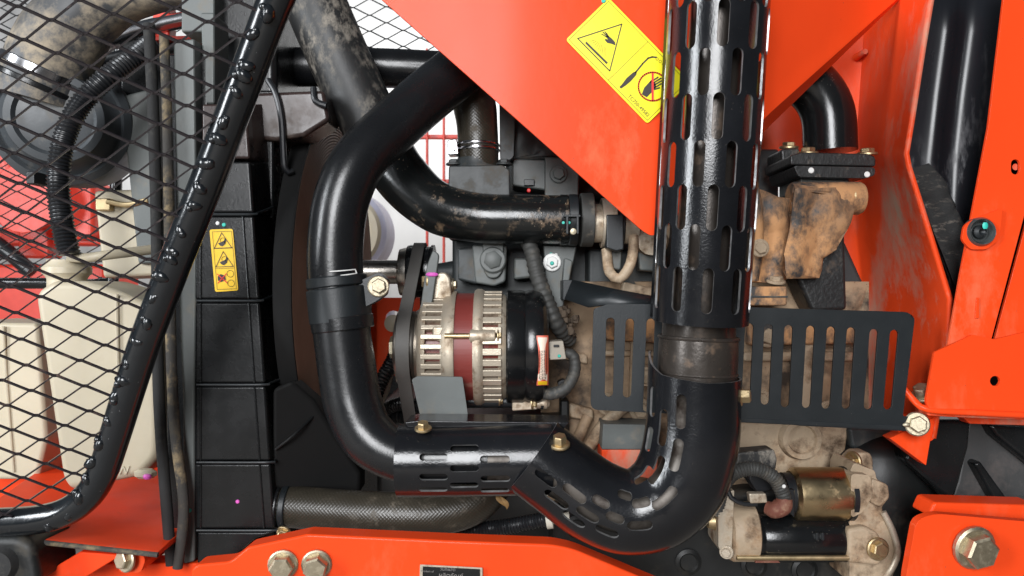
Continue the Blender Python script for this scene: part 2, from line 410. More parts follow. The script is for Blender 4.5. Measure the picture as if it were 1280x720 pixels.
# far red machine seen through the mesh guard
t = thing('red_farm_machine', (-2.6, 2.2, 0), 'red farm machine parked behind the tractor, seen through the mesh guard', 'machine')
def bxp(mb, x0, y0, x1, y1, Y, dp): return mb.slab([(x0, y0), (x1, y0), (x1, y1), (x0, y1)], Y, dp)
bxp(MB(), -160, 232, 118, 268, 2.0, .5).build('body', PRED, t, bevel=.03)
MB().slab([(-150, 190), (10, 176), (22, 236), (-150, 250)], 1.9, .6).build('hood', PRED, t, bevel=.04)
bxp(MB(), 22, 262, 60, 322, 1.92, .1).build('upright', PRED, t, bevel=.01)
bxp(MB(), -160, 284, 130, 306, 1.95, .12).build('crossbar', PRED, t, bevel=.01)
bxp(MB(), 84, 225, 116, 300, 1.9, .15).build('bracket', PRED, t, bevel=.02)
MB().lathe([(0, .08), (0, .12), (.05, .13), (.05, .03)], P(40, 250, 1.85), (0, -1, 0), 20).build('hub', PRED, t, bevel=.005)
MB().tube([(-60, 280, 1.8), (-10, 300, 1.8), (40, 340, 1.8)], 9).build('black_arm', LOOM, t)
for xx in (-120, 90):
    MB().lathe([(0, .1), (0, .36), (.05, .42), (.2, .42), (.25, .36), (.25, .1)], Vector((P(xx, 360, 2.1).x, 2.1, .42)), (0, 1, 0), 40).build('wheel', LOOM, t, bevel=.01)
MB().slab([(-160, 330), (130, 330), (130, 480), (-160, 480)], 2.15, .3).build('chassis', PRED, t, bevel=.02)
# pale wheel beyond the fan
t = thing('pale_wheel', (P(436, 300, 1.6).x, 1.6, .55), 'pale wheel with cream rim parked beyond the cooling fan', 'wheel')
c = P(434, 292, 1.6)
MB().lathe([(0, .06), (-.02, .085), (-.06, .095), (-.09, .1), (-.09, .12), (-.05, .14)], c, (0, 1, 0), 48).build('rim', CREAM, t)
MB().lathe([(.05, .09), (-.05, .105), (-.08, .118), (-.06, .145), (.08, .15), (.16, .1)], c, (0, 1, 0), 48).build('tyre', LAV, t)
MB().lathe([(0, 0), (0, .02), (-.1, .018), (-.1, 0)], c, (0, 1, 0), 20).build('hub', ALU, t)
MB().slab([(380, 372), (488, 372), (488, 560), (380, 560)], 1.55, .12).build('stand', LAV, t, bevel=.03)
# red and white shelving glimpsed past the thermostat hose
t = thing('red_implement', P(560, 700, 2.4), 'pale and red implement glimpsed past the thermostat hose', 'implement')
for i, xx in enumerate((532, 553, 580)): bxp(MB(), xx, 60, xx + 3, 600, 2.3 + .03 * i, .03).build('upright', PRED, t, bevel=.004)
for yy in (168, 224): bxp(MB(), 505, yy, 610, yy + 5, 2.35, .03).build('crossbar', PRED, t, bevel=.004)

# ================================================================== far side mesh guard and far rail
def mesh_geo(poly, node, ni, nj, Yf, sa, sb):
    """expanded metal: strands between lattice nodes node(i, j), cut to the outline; sa, sb = (width, thickness, twist) per direction"""
    mb = MB()
    def seg(p, q, spec):
        wd, th, tw = spec; n = 8
        L = lambda k: (p[0] + (q[0] - p[0]) * k / n, p[1] + (q[1] - p[1]) * k / n)
        ins = [inside(L(k), poly) for k in range(n + 1)]
        if not any(ins): return
        k0 = ins.index(True); k1 = n - ins[::-1].index(True)
        if k1 <= k0: return
        A, B = L(k0), L(k1); A3, B3 = P(*A, Yf(*A)), P(*B, Yf(*B)); d = (B3 - A3).normalized(); A3 = A3 - d * .0006; B3 = B3 + d * .0006
        up = Vector((0, -1, 0)); up = (up - d * up.dot(d)).normalized(); sdv = d.cross(up).normalized()
        u2 = up * math.cos(R(tw)) + sdv * math.sin(R(tw)); s2 = d.cross(u2).normalized(); vs = []
        for c in (A3, B3):
            for i, j in ((-1, -1), (1, -1), (1, 1), (-1, 1)): vs.append(c + s2 * i * wd / 2 + u2 * j * th / 2)
        mb.add(vs, [(0, 1, 2, 3), (7, 6, 5, 4), (0, 4, 5, 1), (1, 5, 6, 2), (2, 6, 7, 3), (3, 7, 4, 0)])
    for i in range(-ni, ni):
        for j in range(-nj, nj):
            p = node(i, j)
            if not (-220 < p[0] < 760 and -140 < p[1] < 780): continue
            q, r = node(i + 1, j), node(i, j + 1); kx = (q[0] - p[0]) * .055
            seg((p[0] + kx, p[1]), (q[0] - kx, q[1]), sa); seg((p[0] + kx, p[1]), (r[0] - kx, r[1]), sb)
            seg((p[0] - kx * 1.1, p[1]), (p[0] + kx * 1.1, p[1]), (sa[0] * 1.1, sa[1] * 1.1, sa[2]))
    return mb
t = thing('far_mesh_guard', P(60, 340, .52), 'thin expanded metal guard on the far side of the tractor, behind the air cleaner', 'mesh guard')
fp = [(-120, -80), (620, -80), (640, 72), (300, 72), (140, 72), (128, 352), (-120, 352)]
mesh_geo(fp, lambda i, j: (21 * (i + j), 250 + 9.5 * i - 10.5 * j), 60, 60, lambda x, y: .52, (.0022, .0018, 25), (.0018, .0022, 25)).build('expanded_mesh', LOOM, t)
MB().tube([(-120, 354, .52), (40, 354, .52), (128, 354, .52), (142, 330, .52), (150, 60, .52), (170, 74, .52)], 7).build('frame_tube', BLK, t)
MB().tube([(140, 74, .52), (400, 74, .52), (660, 74, .52)], 5).build('frame_tube', BLK, t)
t = thing('far_frame_rail', P(560, 470, .62), 'orange rail on the far side, glimpsed between fan shaft and hose', 'frame rail')
flat_plate('rail_plate', [(300, 372), (760, 372), (760, 470), (300, 470)], .62, ORANGE, t, .012, [stadium(492, 398, 20, 20)])
MB().lathe([(0, 0), (0, .018), (-.01, .018), (-.012, 0)], P(492, 404, .615), (0, 1, 0), 24).build('cream_plug', CREAM, t)
MB().slab([(300, 470), (760, 470), (760, 760), (300, 760)], .60, .03).build('black_lower_panel', PLAS, t)

# ================================================================== air cleaner (behind the mesh, left)
t = thing('air_cleaner', P(70, 230, .1), 'grey air cleaner canister with dusty rubber intake elbow behind the mesh', 'air cleaner')
MB().tube([(370, -45, .12), (300, -32, .12), (225, -25, .12), (165, -14, .12), (110, 12, .12), (78, 50, .12), (58, 92, .12), (48, 128, .12)], [30, 31, 33, 36, 44, 50, 50, 50]).build('intake_elbow', DUCT, t)
e1 = (P(60, 88, .12) - P(70, 66, .12)).normalized()
hose_clamp(t, P(58, 92, .12), e1, 50.5 * sc(.12), .012, CHROME)
hose_clamp(t, P(52, 108, .12), e1, 50.5 * sc(.12), .008, RUB)
k = sc(.16)
MB().lathe([(.16, 30 * k), (.16, 78 * k), (0, 80 * k), (-.015, 78 * k), (-.022, 70 * k), (-.016, 66 * k), (-.03, 56 * k), (-.05, 52 * k), (-.052, 44 * k), (-.046, 40 * k), (-.05, 12 * k), (-.05, 0)], P(78, 152, .14), (-.35, .93, .1), 56).build('canister', CANI, t)
for a in (40, 160, 250):
    mb = MB(); mb.box(P(78, 152, .12) + Vector((math.cos(R(a)) * .078 * 1.1, -.01, math.sin(R(a)) * .088)), (.012, .03, .018)); mb.build('latch', LOOM, t, bevel=.002)
MB().slab([(150, 120), (196, 108), (204, 330), (172, 330)], .16, .03).build('mount_panel', GREY, t, bevel=.004)
t = thing('red_post', P(205, 60, .35), 'short red post standing behind the radiator top', 'post')
MB().slab([(190, -40), (211, -40), (211, 46), (190, 46)], .3, .03).build('post', PRED, t, bevel=.004)
MB().slab([(178, 46), (246, 44), (246, 49), (178, 51)], .24, .2).build('foot_plate', PRED, t, bevel=.001)
MB().slab([(150, 47), (250, 49), (250, 130), (150, 130)], .3, .1).build('upright', PLAS, t, bevel=.004)
t = MB().tube([(118, 62, .3), (160, 42, .3), (225, 26, .3), (300, 12, .3)], 10).build('bright_hard_line', CHROME)
tag(t, 'bright metal pipe running behind the dusty intake elbow', 'pipe')
t = MB().tube([(120, 78, .26), (165, 68, .26), (205, 62, .26), (250, 58, .26)], 8).build('lower_hard_line', LOOM)
tag(t, 'thin black pipe under the bright metal pipe', 'pipe')

# corrugated drain hose into the tank
t = MB().tube([(190, 55, .1), (165, 74, .08), (133, 98, .06), (100, 132, .05), (80, 175, .04), (73, 225, .04), (77, 272, .04), (86, 318, .04)], 11.5, n=18, step=.0012, corr=(.0048, .0024)).build('corrugated_hose', LOOM)
tag(t, 'black corrugated hose dropping into the cream tank neck', 'hose')

# ================================================================== cream reservoir
t = thing('coolant_reservoir', P(120, 610, .06), 'cream plastic reservoir tank standing on the orange tray', 'tank')
body = rnd([(41, 366), (64, 351), (106, 351), (138, 360), (196, 384), (199, 570), (176, 596), (86, 614), (76, 600), (52, 440)], [12, 5, 5, 8, 14, 14, 10, 10, 8, 10], 4)
MB().slab(body, .03, .11).build('tank_body', CREAM, t, bevel=.011, seg=4)
mb = MB(); mb.lathe([(-.035, .024), (-.002, .024), (0, .024), (.004, .026), (.008, .03), (.016, .03), (.02, .026), (.026, .024), (.026, .008)], P(84, 349, .08) , (0, 0, 1), 32); mb.build('neck', CREAM, t)
MB().tube([(146, 368, .028), (147, 430, .028), (150, 560, .028)], 2.2, n=8).build('mould_seam', CREAM, t)
MB().tube([(88, 322, .06), (110, 322, .05), (140, 318, .06), (190, 312, .1)], 6).build('outlet_pipe', CREAM, t)
vs, fs = text_geo('W', 17); mb = MB()
mb.add([P(154, 589, .0292) + Vector((v.x * .001, 0, v.y * .001)) for v in vs], fs); mb.build('embossed_letter', CREAM, t, solid=.0008)
mb = MB(); mb.blob(P(182, 592, .02), .012, sq=(1.3, .8, .6)); mb.build('foot_tab', CREAM, t)
mb = MB(); mb.blob(P(184, 596, .011), .004, sq=(1.4, .6, 1)); mb.build('paint_dab', PINK, t)
t = thing('cream_box', P(150, 345, .2), 'cream plastic box with metal clip between hose and radiator seal', 'box')
MB().slab([(116, 238), (178, 236), (196, 345), (128, 348)], .17, .1).build('box_body', CREAM, t, bevel=.006)
mb = MB(); mb.box(P(131, 256, .165), (.022, .012, .018)); mb.build('clip', ZINC, t, bevel=.002)
MB().tube([(134, 252, .16), (160, 256, .16), (185, 250, .16)], 3.5, n=10).build('clip_wire', ZINC, t)
t = thing('cream_canister', P(20, 560, .3), 'pale cream canister with one folded seam behind the reservoir tank', 'container')
MB().slab(rnd([(-60, 402), (46, 404), (58, 548), (46, 600), (-60, 600)], 8), .2, .14).build('canister_body', CREAM, t, bevel=.012, seg=3)
for xx in (8,):
    MB().tube([(xx - 4, 408, .196), (xx, 470, .199), (xx + 9, 590, .199)], 2, n=8).build('seam', CREAM, t)

# ================================================================== radiator with shroud
X0 = P(206, 0, .0).x
t = thing('radiator', P(280, 705, .1), 'tall black radiator with ribbed plastic fan shroud and yellow warning label', 'radiator')
rad = t
XL, XR = P(243, 0, .05).x, P(338, 0, .0).x
mb = MB(); mb.box(((P(206, 0, .02).x + P(262, 0, .02).x) / 2, .27, Z0 - .03), (.055, .5, .66)); mb.build('core', PLAS, t, bevel=.004)
# shroud side, one moulded panel per bay
def xr(y): return 309 + (y - 150) * .067
ribs = [128, 200, 268, 376, 481, 578, 663]
for a, b in zip(ribs[:-1], ribs[1:]):
    xl = 243 if a > 260 else 252
    pl = [(xl, a + 1.6), (xr(a), a + 1.6), (xr(b), b - 1.6), (xl, b - 1.6)]
    Yr = [0.0, 0.0, 0.0, 0.0]
    MB().slab(pl, Yr, .06).build('shroud_panel', PLAS if a > 190 else PLASB, t, bevel=.0035, seg=3)
    # chamfered return towards the fan
    x1a, x1b = xr(a), xr(b)
    mb = MB(); q = [P(x1a - 1, a + 1.8, .0025), P(x1b - 1, b - 1.8, .0025), P(x1b + 20, b - 1.8, .05), P(x1a + 20, a + 1.8, .05)]
    mb.add(q + [v + Vector((0, .05, 0)) for v in q], [(0, 1, 2, 3), (7, 6, 5, 4), (0, 4, 5, 1), (1, 5, 6, 2), (2, 6, 7, 3), (3, 7, 4, 0)])
    mb.build('shroud_return', PLAS if a > 190 else PLASB, t, bevel=.002)
for y in ribs[2:]:
    MB().tube([(246, y, -.001), (xr(y) - 4, y, -.001), (xr(y) + 6, y - 2, .012), (xr(y) + 24, y - 9, .05)], 1.7, n=8).build('shroud_rib', SATIN, t)
for a, b in zip(ribs[2:-1], ribs[3:]):
    MB().tube([(xr(a) - 13, a + 3, .0), (xr(b) - 13, b - 3, .0)], 1.5, n=8).build('moulded_bead', PLAS, t)
    MB().tube([(251, a + 3, .0), (251, b - 3, .0)], 1.5, n=8).build('moulded_bead', PLAS, t)
MB().slab([(246, 665), (xr(664), 665), (318, 674), (290, 698), (262, 705), (246, 706)], .002, .06).build('shroud_foot', PLAS, t, bevel=.003)
mb = MB(); mb.slab([(262, 112), (342, 112), (342, 700), (262, 700)], .06, .42); mb.build('shroud_box', PLAS, t, bevel=.004)
MB().slab([(300, 116), (405, 112), (412, 150), (380, 170), (345, 176), (300, 172)], .05, .06).build('shroud_top', PLASB, t, bevel=.006)
MB().tube([(335, 100, .05), (345, 118, .045), (352, 150, .045), (356, 210, .045), (366, 214, .05)], 4, n=10).build('shroud_clip', LOOM, t)
MB().tube([(392, 110, .05), (394, 126, .045), (408, 132, .045)], 4, n=10).build('shroud_clip', LOOM, t)
# fan ring and the wire guard over it (axis along the engine)
cx = P(358, 0, 0).x; cF = Vector((cx, .28, Z0 + .0))
MB().lathe([(-.02, .272), (0, .272), (.003, .271), (.003, .267), (0, .266), (-.02, .266), (-.02, .272)], cF, (1, 0, 0), 96).build('fan_ring', MATT, t)
mb = MB()
for i in range(46): mb.torus(cF + Vector((.002, 0, 0)), (1, 0, 0), .264 - i * .0045, .00125, n=72, k=5)
mb.build('fan_guard', mat('brown_fan_guard', (.42, .25, .18), .5), t)
MB().lathe([(-.004, .0), (-.004, .27), (-.012, .27), (-.012, .0)], cF, (1, 0, 0), 64).build('fan_backing', mat('brown_radiator_fins', (.22, .13, .09), .7, bump=.4, bscale=400), t)
MB().slab([(340, 486), (364, 476), (392, 500), (420, 545), (450, 590), (450, 618), (340, 612)], [.012, .016, .03, .05, .08, .08, .012], .04).build('shroud_shade_panel', MATT, t, bevel=.006)  # black panel added and angled to keep the lower fan ring dark
MB().tube([(344, 562, .01), (366, 545, .016), (392, 520, .036)], 1.8, n=8).build('shroud_rib', PLAS, t)
# foam seals and side channel
MB().tube([(186, 30, -.005), (192, 150, -.005), (196, 300, -.01), (197, 440, -.012), (201, 540, -.014), (209, 640, -.016), (214, 706, -.016)], [7, 7, 7, 7, 7, 7, 6.5], n=14).build('foam_seal', FOAM, t)
MB().tube([(205, 45, -.008), (209, 150, -.008), (212, 300, -.012), (214, 440, -.014), (219, 540, -.016), (229, 620, -.018), (228, 665, -.018), (222, 710, -.018)], [6, 6, 6.5, 6.5, 6.5, 6.5, 6.5, 6], n=14).build('foam_seal', FOAMD, t)
MB().slab([(216, 50), (243, 48), (246, 300), (243, 500), (243, 702), (229, 706), (228, 500), (220, 300)], .0, .05).build('side_channel', GREY, t, bevel=.003)
MB().slab([(250, 15), (268, 15), (268, 130), (254, 130)], .02, .05).build('top_bracket', GREY, t, bevel=.003)
MB().slab([(226, -20), (268, -20), (268, 40), (226, 40)], .06, .05).build('top_tank_end', GREY, t, bevel=.003)
MB().slab([(262, -30), (345, -30), (345, 128), (270, 128)], .09, .4).build('top_tank', PLAS, t, bevel=.01)
# yellow warning label
o = P(262.5, 287, -.0012); exl = (P(292, 286, -.0012) - o); eyl = (P(269, 364, -.0012) - o)
lw, lh = exl.length * 1000, eyl.length * 1000; ex = exl.normalized(); ey = -eyl.normalized()
lab = flat_plate('warning_label', rnd([(262, 287), (291, 286), (298, 363), (269, 365)], 3), -.0014, YELD, t, .0008, bevel=0, label='amber warning label with two hazard triangles')
pr = Print(o, ex, ey, Vector((0, -1, 0)))
sl = .0
def LX(x, y): return (x + 0 * y, -y)
pr.line([LX(3, 3), LX(27, 3), LX(27, 75), LX(3, 75)], .45, True); pr.line([LX(3, 24), LX(27, 24)], .4); pr.line([LX(3, 49), LX(27, 49)], .4)
for yy in (4.5, 28):
    pr.line([LX(14.5, yy), LX(25.5, yy + 19), LX(3.8, yy + 19)], .8, True)
    pr.poly([LX(9, yy + 13), LX(12, yy + 12), LX(17, yy + 10), LX(18, yy + 14), LX(14, yy + 17), LX(11, yy + 16)]); pr.poly([LX(16, yy + 11), LX(18, yy + 7), LX(19, yy + 9), LX(18, yy + 14)])
    pr.ring(LX(15.5, yy + 10), 3.6, .5, a0=-20, a1=200)
pr.ring(LX(21, 56), 4.2, .5); pr.ring(LX(21, 68), 4.2, .5); pr.poly([LX(5, 59), LX(9, 56), LX(14, 58), LX(15, 63), LX(9, 66), LX(5, 64)])
pr.build(INK, lab)
pr = Print(o, ex, ey, Vector((0, -1, 0))); pr.line([LX(5, 56), LX(16, 67)], 1.1, h=.0016); pr.line([LX(16, 56), LX(5, 67)], 1.1, h=.0016); pr.build(INKR, lab)
for xx, yy, mm in ((272, 279, WHITE), (280, 281, TEAL), (297, 627, PINK), (237, 638, TEAL)):
    MB().lathe([(0, .0026), (.001, .002), (.0012, 0)], P(xx, yy, .0), (0, -1, 0), 12).build('paint_dab', mm, t)

# ================================================================== hoses and pipes, left and centre
t = thing('radiator_top_hose', P(450, 110, .2), 'short dark radiator top hose running level behind the dusty intake pipe', 'hose')
MB().tube([(338, 84, .2), (420, 84, .2), (500, 86, .2), (600, 92, .2), (680, 100, .2)], 24).build('hose', RUB, t)
hose_clamp(t, P(352, 84, .2), (1, 0, 0), 24.5 * sc(.2), .012, CHROME)
hose_clamp(t, P(346, 84, .2), (1, 0, 0), 24.8 * sc(.2), .006, SATIN)
MB().lathe([(0, .0045), (.0012, .003), (.0012, 0)], P(368, 78, .2) + Vector((0, -.0295, 0)), (0, -1, 0), 12).build('paint_dab', ZINCP, t)

t = thing('intake_pipe', P(600, 310, .09), 'black intake pipe, dusty above and mud-flecked along its level lower run', 'pipe')
pA = [(362, -60, .12), (385, -18, .12), (406, 32, .12), (434, 95, .12), (468, 165, .115), (500, 218, .105), (542, 257, .09), (595, 272, .075), (655, 274, .07), (712, 275, .07)]
rA = [38, 38, 38.5, 38.5, 37, 34.5, 32.5, 31, 30.5, 30.5]
MB().tube(pA[:5], rA[:5], n=32).build('rubber_section', RUBD, t)
MB().tube(pA[4:], [36, 34.5, 32.5, 31, 30.5, 30.5], n=32).build('painted_section', RUBH, t)
MB().tube([(700, 275, .07), (709, 275, .07)], 31.6, n=32).build('end_bead', RUBH, t)
hose_clamp(t, P(716, 275, .07), (1, 0, 0), 30 * sc(.07), .012, SATIN)
hose_clamp(t, P(733, 275, .07), (1, 0, 0), 31.5 * sc(.07), .017, TAPE, 'rubber_sleeve')
mb = MB(); mb.box(P(715, 270, .03), (.022, .006, .003)); mb.box(P(709, 281, .03), (.003, .006, .024)); mb.box(P(722, 281, .03), (.003, .006, .024)); mb.build('clamp_latch', SATIN, t, bevel=.0008)
MB().lathe([(0, .004), (.01, .004), (.011, 0)], P(716, 290, .035), (0, -1, 0), 12).build('clamp_screw', ZINCP, t)
for xx, mm in ((702, TEAL), (709, TEAL)): MB().lathe([(0, .0022), (.0012, .0018), (.0012, 0)], P(xx, 281, .07) + Vector((0, -.0325, 0)), (0, -1, 0), 10).build('paint_dab', mm, t)

t = thing('charge_pipe', P(430, 600, -.03), 'long black bent pipe crossing in front of the fan shroud and entering the slotted sleeve', 'pipe')
pB = [(645, 38, .1), (600, 70, .075), (548, 109, .045), (493, 157, .005), (450, 200, -.03), (427, 250, -.043), (419, 312, -.045), (421, 372, -.045)]
MB().tube(pB, [33, 33, 33, 33.5, 34, 34.5, 34.5, 34.5], n=36).build('upper_pipe', RUB, t)
pB2 = [(424, 385, -.045), (428, 420, -.045), (434, 462, -.045), (442, 506, -.048), (461, 546, -.055), (500, 570, -.065), (560, 573, -.07), (610, 574, -.07)]
MB().tube(pB2, [35.5, 35.5, 36, 36, 34.5, 31.5, 31, 31], n=36).build('lower_hose', RUB, t)
axB = (P(428, 420, -.045) - P(421, 360, -.045)).normalized()
hose_clamp(t, P(424, 381, -.045), axB, 36.2 * sc(-.045), .040, SATIN, 'band_clamp')
hose_clamp(t, P(428, 404, -.045), axB, 36.4 * sc(-.045), .016, RUB, 'hose_lip')
hose_clamp(t, P(421, 352, -.045), axB, 35.3 * sc(-.045), .012, SATIN, 'band_lip')
MB().slab(rnd([(448, 352), (460, 346), (474, 340), (484, 350), (482, 368), (470, 377), (456, 384), (446, 388)], 4), -.058, .02).build('clamp_ear', SATIN, t, bevel=.002)
bolt(t, P(473, 358, -.058), .0088, (.2, -1, .1), ZINCP)
mb = MB()
for a, b in (((393, 338), (444, 335)), ((444, 335), (446, 340)), ((446, 340), (394, 345)), ((394, 345), (393, 338))):
    pts = []
    for k in range(9):
        x = a[0] + (b[0] - a[0]) * k / 8; y = a[1] + (b[1] - a[1]) * k / 8
        dx = (x - 418.6) / 34.6; Y = -.045 - .001 * 34.6 * .95 * math.sqrt(max(.01, 1 - dx * dx))
        pts.append((x, y + 2.5 * math.sqrt(max(0, 1 - dx * dx)), Y))
    mb.tube(pts, .8, n=6, step=.004)
mb.build('chalk_mark', WHITE, t)

# thermostat hose and housing
t = thing('thermostat_hose', P(597, 240, .1), 'short cross-hatched hose elbow with bright worm clamp on its housing', 'hose')
MB().tube([(576, 86, .15), (584, 104, .13), (593, 132, .115), (597, 165, .11), (598, 215, .11)], [26, 27, 27, 25.5, 25.5], n=28).build('hose', WEAVE, t)
hose_clamp(t, P(597, 182, .11), (0, 0, 1), 26 * sc(.11), .004, CHROME)
hose_clamp(t, P(597, 188, .11), (0, 0, 1), 26 * sc(.11), .004, CHROME)
MB().slab(rnd([(559, 175), (571, 173), (574, 193), (560, 194)], 3), .085, .02).build('clamp_screw_block', CHROME, t, bevel=.002)
bolt(t, P(566, 185, .083), .0048, (0, -1, 0), CHROME, washer=False)
mb = MB(); mb.lathe([(-.02, .03), (0, .034), (.012, .034), (.02, .029), (.03, .0285)], P(597, 226, .11), (0, 0, 1), 32); mb.build('housing_neck', DARK, t)
MB().slab(rnd([(561, 207), (628, 206), (637, 212), (638, 248), (560, 248)], 3), .075, .07).build('housing_flange', DARK, t, bevel=.003)
for xx in (568, 630): bolt(t, P(xx, 206, .1), .008, (0, 0, 1), DARK)

# lower radiator hose
t = thing('radiator_bottom_hose', P(480, 665, .03), 'brown-black woven radiator bottom hose curving up behind the slotted sleeve', 'hose')
MB().tube([(320, 630, .035), (365, 633, .03), (420, 638, .025), (480, 642, .02), (540, 642, .02), (590, 629, .03), (618, 598, .05), (630, 560, .07)], [25, 25.5, 26, 27, 27, 26.5, 26, 26], n=32).build('hose', WEAVE, t)
hose_clamp(t, P(358, 633, .03), (1, 0, -.05), 26 * sc(.03), .008, SATIN)
hose_clamp(t, P(350, 632, .03), (1, 0, -.05), 26.5 * sc(.03), .005, RUB)
b = bolt(t, P(356, 664, .0), .0062, (-.2, -.8, -.5), ZINC); bolt(t, P(353, 672, .0), .0055, (0, -1, -.3), ZINC)
MB().lathe([(0, .004), (.012, .004), (.012, 0)], P(347, 664, .004), (1, 0, -.1), 10).build('clamp_screw', ZINC, t)

# wiring looms low down
t = thing('wiring_loom', P(640, 665, .03), 'black corrugated loom with white end sleeve under the sleeve shield', 'loom')
MB().tube([(560, 664, .05), (600, 662, .045), (640, 657, .04), (688, 648, .03)], 8.5, n=14, step=.0011, corr=(.0042, .0016)).build('corrugated_tube', LOOM, t)
MB().lathe([(0, .009), (0, .0125), (.008, .0125), (.008, .007), (.014, .007), (.02, .005), (.03, .006), (.03, 0)], P(683, 649, .03), (.98, -.1, .15), 20).build('end_sleeve', WHIT, t)
for i, (pts, lbl) in enumerate((
    ([(470, 520, .16), (500, 505, .14), (530, 512, .12), (560, 530, .1)], 'black corrugated loom curling behind the alternator plate'),
    ([(440, 560, .16), (480, 522, .16), (520, 524, .15), (560, 545, .13)], 'second corrugated loom lower behind the charge pipe bend'),
    ([(462, 520, .1), (475, 480, .1), (495, 442, .12), (510, 400, .15)], 'slender corrugated loom rising beside the charge pipe'))):
    o = MB().tube(pts, 8, n=12, step=.0012, corr=(.0045, .0018)).build('corrugated_loom', LOOM); tag(o, lbl, 'loom')
o = MB().slab([(484, 448), (500, 440), (486, 490), (472, 520), (468, 500)], .13, .006).build('clear_sheath', CONN); tag(o, 'crumpled pale plastic sheath beside the slender loom', 'sheath')

lf = MB(); rows = []
for i in range(7):
    f = i / 6; wv = .0075 * math.sin(math.pi * (.12 + .85 * f)); c = P(624 + 9 * f, 619 + 16 * f, .005 - .006 * math.sin(3 * f))
    rows.append([c + Vector((-wv, -.002, .002)), c, c + Vector((wv, -.003, -.001))])
lf.add([v for r_ in rows for v in r_], [(3 * i + j, 3 * i + j + 1, 3 * i + j + 4, 3 * i + j + 3) for i in range(6) for j in range(2)])
tag(lf.build('dry_leaf', mat('dry_leaf_brown', (.32, .19, .07), .7, var=.3, vscale=120), solid=.0004), 'small dry brown leaf caught under the sleeve shield', 'leaf')
# ================================================================== engine
t = thing('engine_block', P(800, 700, .3), 'tan dirt-covered engine block with dark cylinder head behind the guards', 'engine'); eng = t
def lumpy(poly, Y, amp, sca, m, name, depth=.0, grid=9):
    def fn(x, y):
        v = P(x, y, Y); e = noise.fractal(v * sca, 1.0, 2.0, 4) * amp
        return v + Vector((0, -e, 0))
    return sheet(poly, [], fn, (grid, grid), name, m, t, .004, ang=60)
lumpy([(676, 352), (1085, 352), (1085, 640), (676, 640)], .12, .008, 26, CAST, 'crankcase_wall')
MB().slab([(690, 395), (1075, 395), (1075, 640), (690, 640)], .135, .35).build('crankcase', DARK, t, bevel=.01)
MB().slab([(565, 245), (1040, 262), (1085, 362), (1085, 420), (640, 420), (565, 372)], .17, .3).build('cylinder_head', DARK, t, bevel=.008)
MB().slab([(632, 120), (900, 120), (900, 250), (632, 250)], .19, .25).build('valve_cover', DARK, t, bevel=.012)
# casting details on the crankcase wall
for xx, yy, r1 in ((1000, 548, 25), (806, 470, 12)):
    k = sc(.11)
    MB().lathe([(.02, r1 * 1.2 * k), (-.004, r1 * k), (-.009, r1 * .95 * k), (-.009, r1 * .72 * k), (-.004, r1 * .66 * k), (-.004, 0)], P(xx, yy, .095), (0, 1, 0), 32).build('core_plug', CASTP, t)
for pl, dp in (([(920, 528), (1062, 532), (1050, 610), (920, 600)], .098), ([(700, 500), (742, 512), (742, 528), (700, 520)], .105), ([(690, 430), (735, 444), (735, 456), (690, 446)], .108),
               ([(1000, 395), (1026, 395), (1020, 520), (996, 520)], .106), ([(930, 440), (1068, 440), (1068, 452), (930, 452)], .108), ([(748, 438), (825, 438), (825, 446), (748, 446)], .108), ([(790, 395), (800, 395), (796, 520), (786, 520)], .106)):
    MB().slab(pl, dp, .05).build('casting_rib', CASTP, t, bevel=.004, seg=3)
MB().slab([(936, 398), (1080, 398), (1080, 430), (936, 432)], .1, .05).build('rusty_ledge', CLAY, t, bevel=.004)
MB().slab([(745, 398), (830, 398), (830, 430), (745, 424)], .1, .05).build('rusty_ledge', CLAY, t, bevel=.004)
for xx, yy in ((950, 500), (1035, 515), (960, 420), (800, 512), (760, 505)): bolt(t, P(xx, yy, .104), .011, (0, -1, 0), CASTP)
MB().tube([(735, 560, .1), (752, 535, .095), (772, 515, .09), (785, 505, .1)], 8, n=14).build('oil_pipe', CASTP, t)
MB().tube([(705, 575, .1), (722, 548, .095), (735, 520, .1)], 7, n=14).build('oil_pipe', CAST, t)
# grey brackets and bosses above the alternator
MB().slab(rnd([(590, 306), (634, 306), (632, 352), (618, 358), (594, 354)], 4), .10, .06).build('alternator_boss', GREY, t, bevel=.004)
MB().slab([(572, 310), (600, 308), (598, 356), (572, 350)], .12, .06).build('front_boss', DARK, t, bevel=.004)
MB().slab(rnd([(603, 300), (630, 300), (629, 338), (622, 348), (610, 348), (604, 338)], 6), .092, .02).build('boss_pad', GREY, t, bevel=.002)
bolt(t, P(616, 325, .091), .0125, (0, -1, .05), GREY, h=.5)
MB().slab([(642, 322), (672, 322), (676, 346), (642, 350)], .12, .05).build('side_boss', GREY, t, bevel=.004)
MB().slab([(679, 306), (721, 308), (712, 352), (700, 400), (684, 372)], .09, .03).build('harness_bracket', GREY, t, bevel=.002)
MB().slab([(706, 322), (716, 326), (712, 350), (702, 362)], .07, .05).build('bracket_fold', GREY, t, bevel=.002)
bolt(t, P(690, 328, .088), .0085, (0, -1, .05), WHITE)
for xx, yy, mm in ((690, 329, TEAL), (689, 318, TEAL), (695, 319, WHITE)): MB().lathe([(0, .0028), (.001, .002), (.001, 0)], P(xx, yy, .079 if yy == 329 else .089), (0, -1, 0), 10).build('paint_dab', mm, t)
MB().slab([(640, 198), (724, 200), (724, 244), (640, 232)], .14, .06).build('lifting_bracket', GREY, t, bevel=.003)
MB().slab([(681, 196), (724, 198), (723, 248), (681, 246)], .125, .012).build('bracket_plate', GREY, t, bevel=.002)
bolt(t, P(698, 218, .124), .0088, (0, -1, .05), GREY)
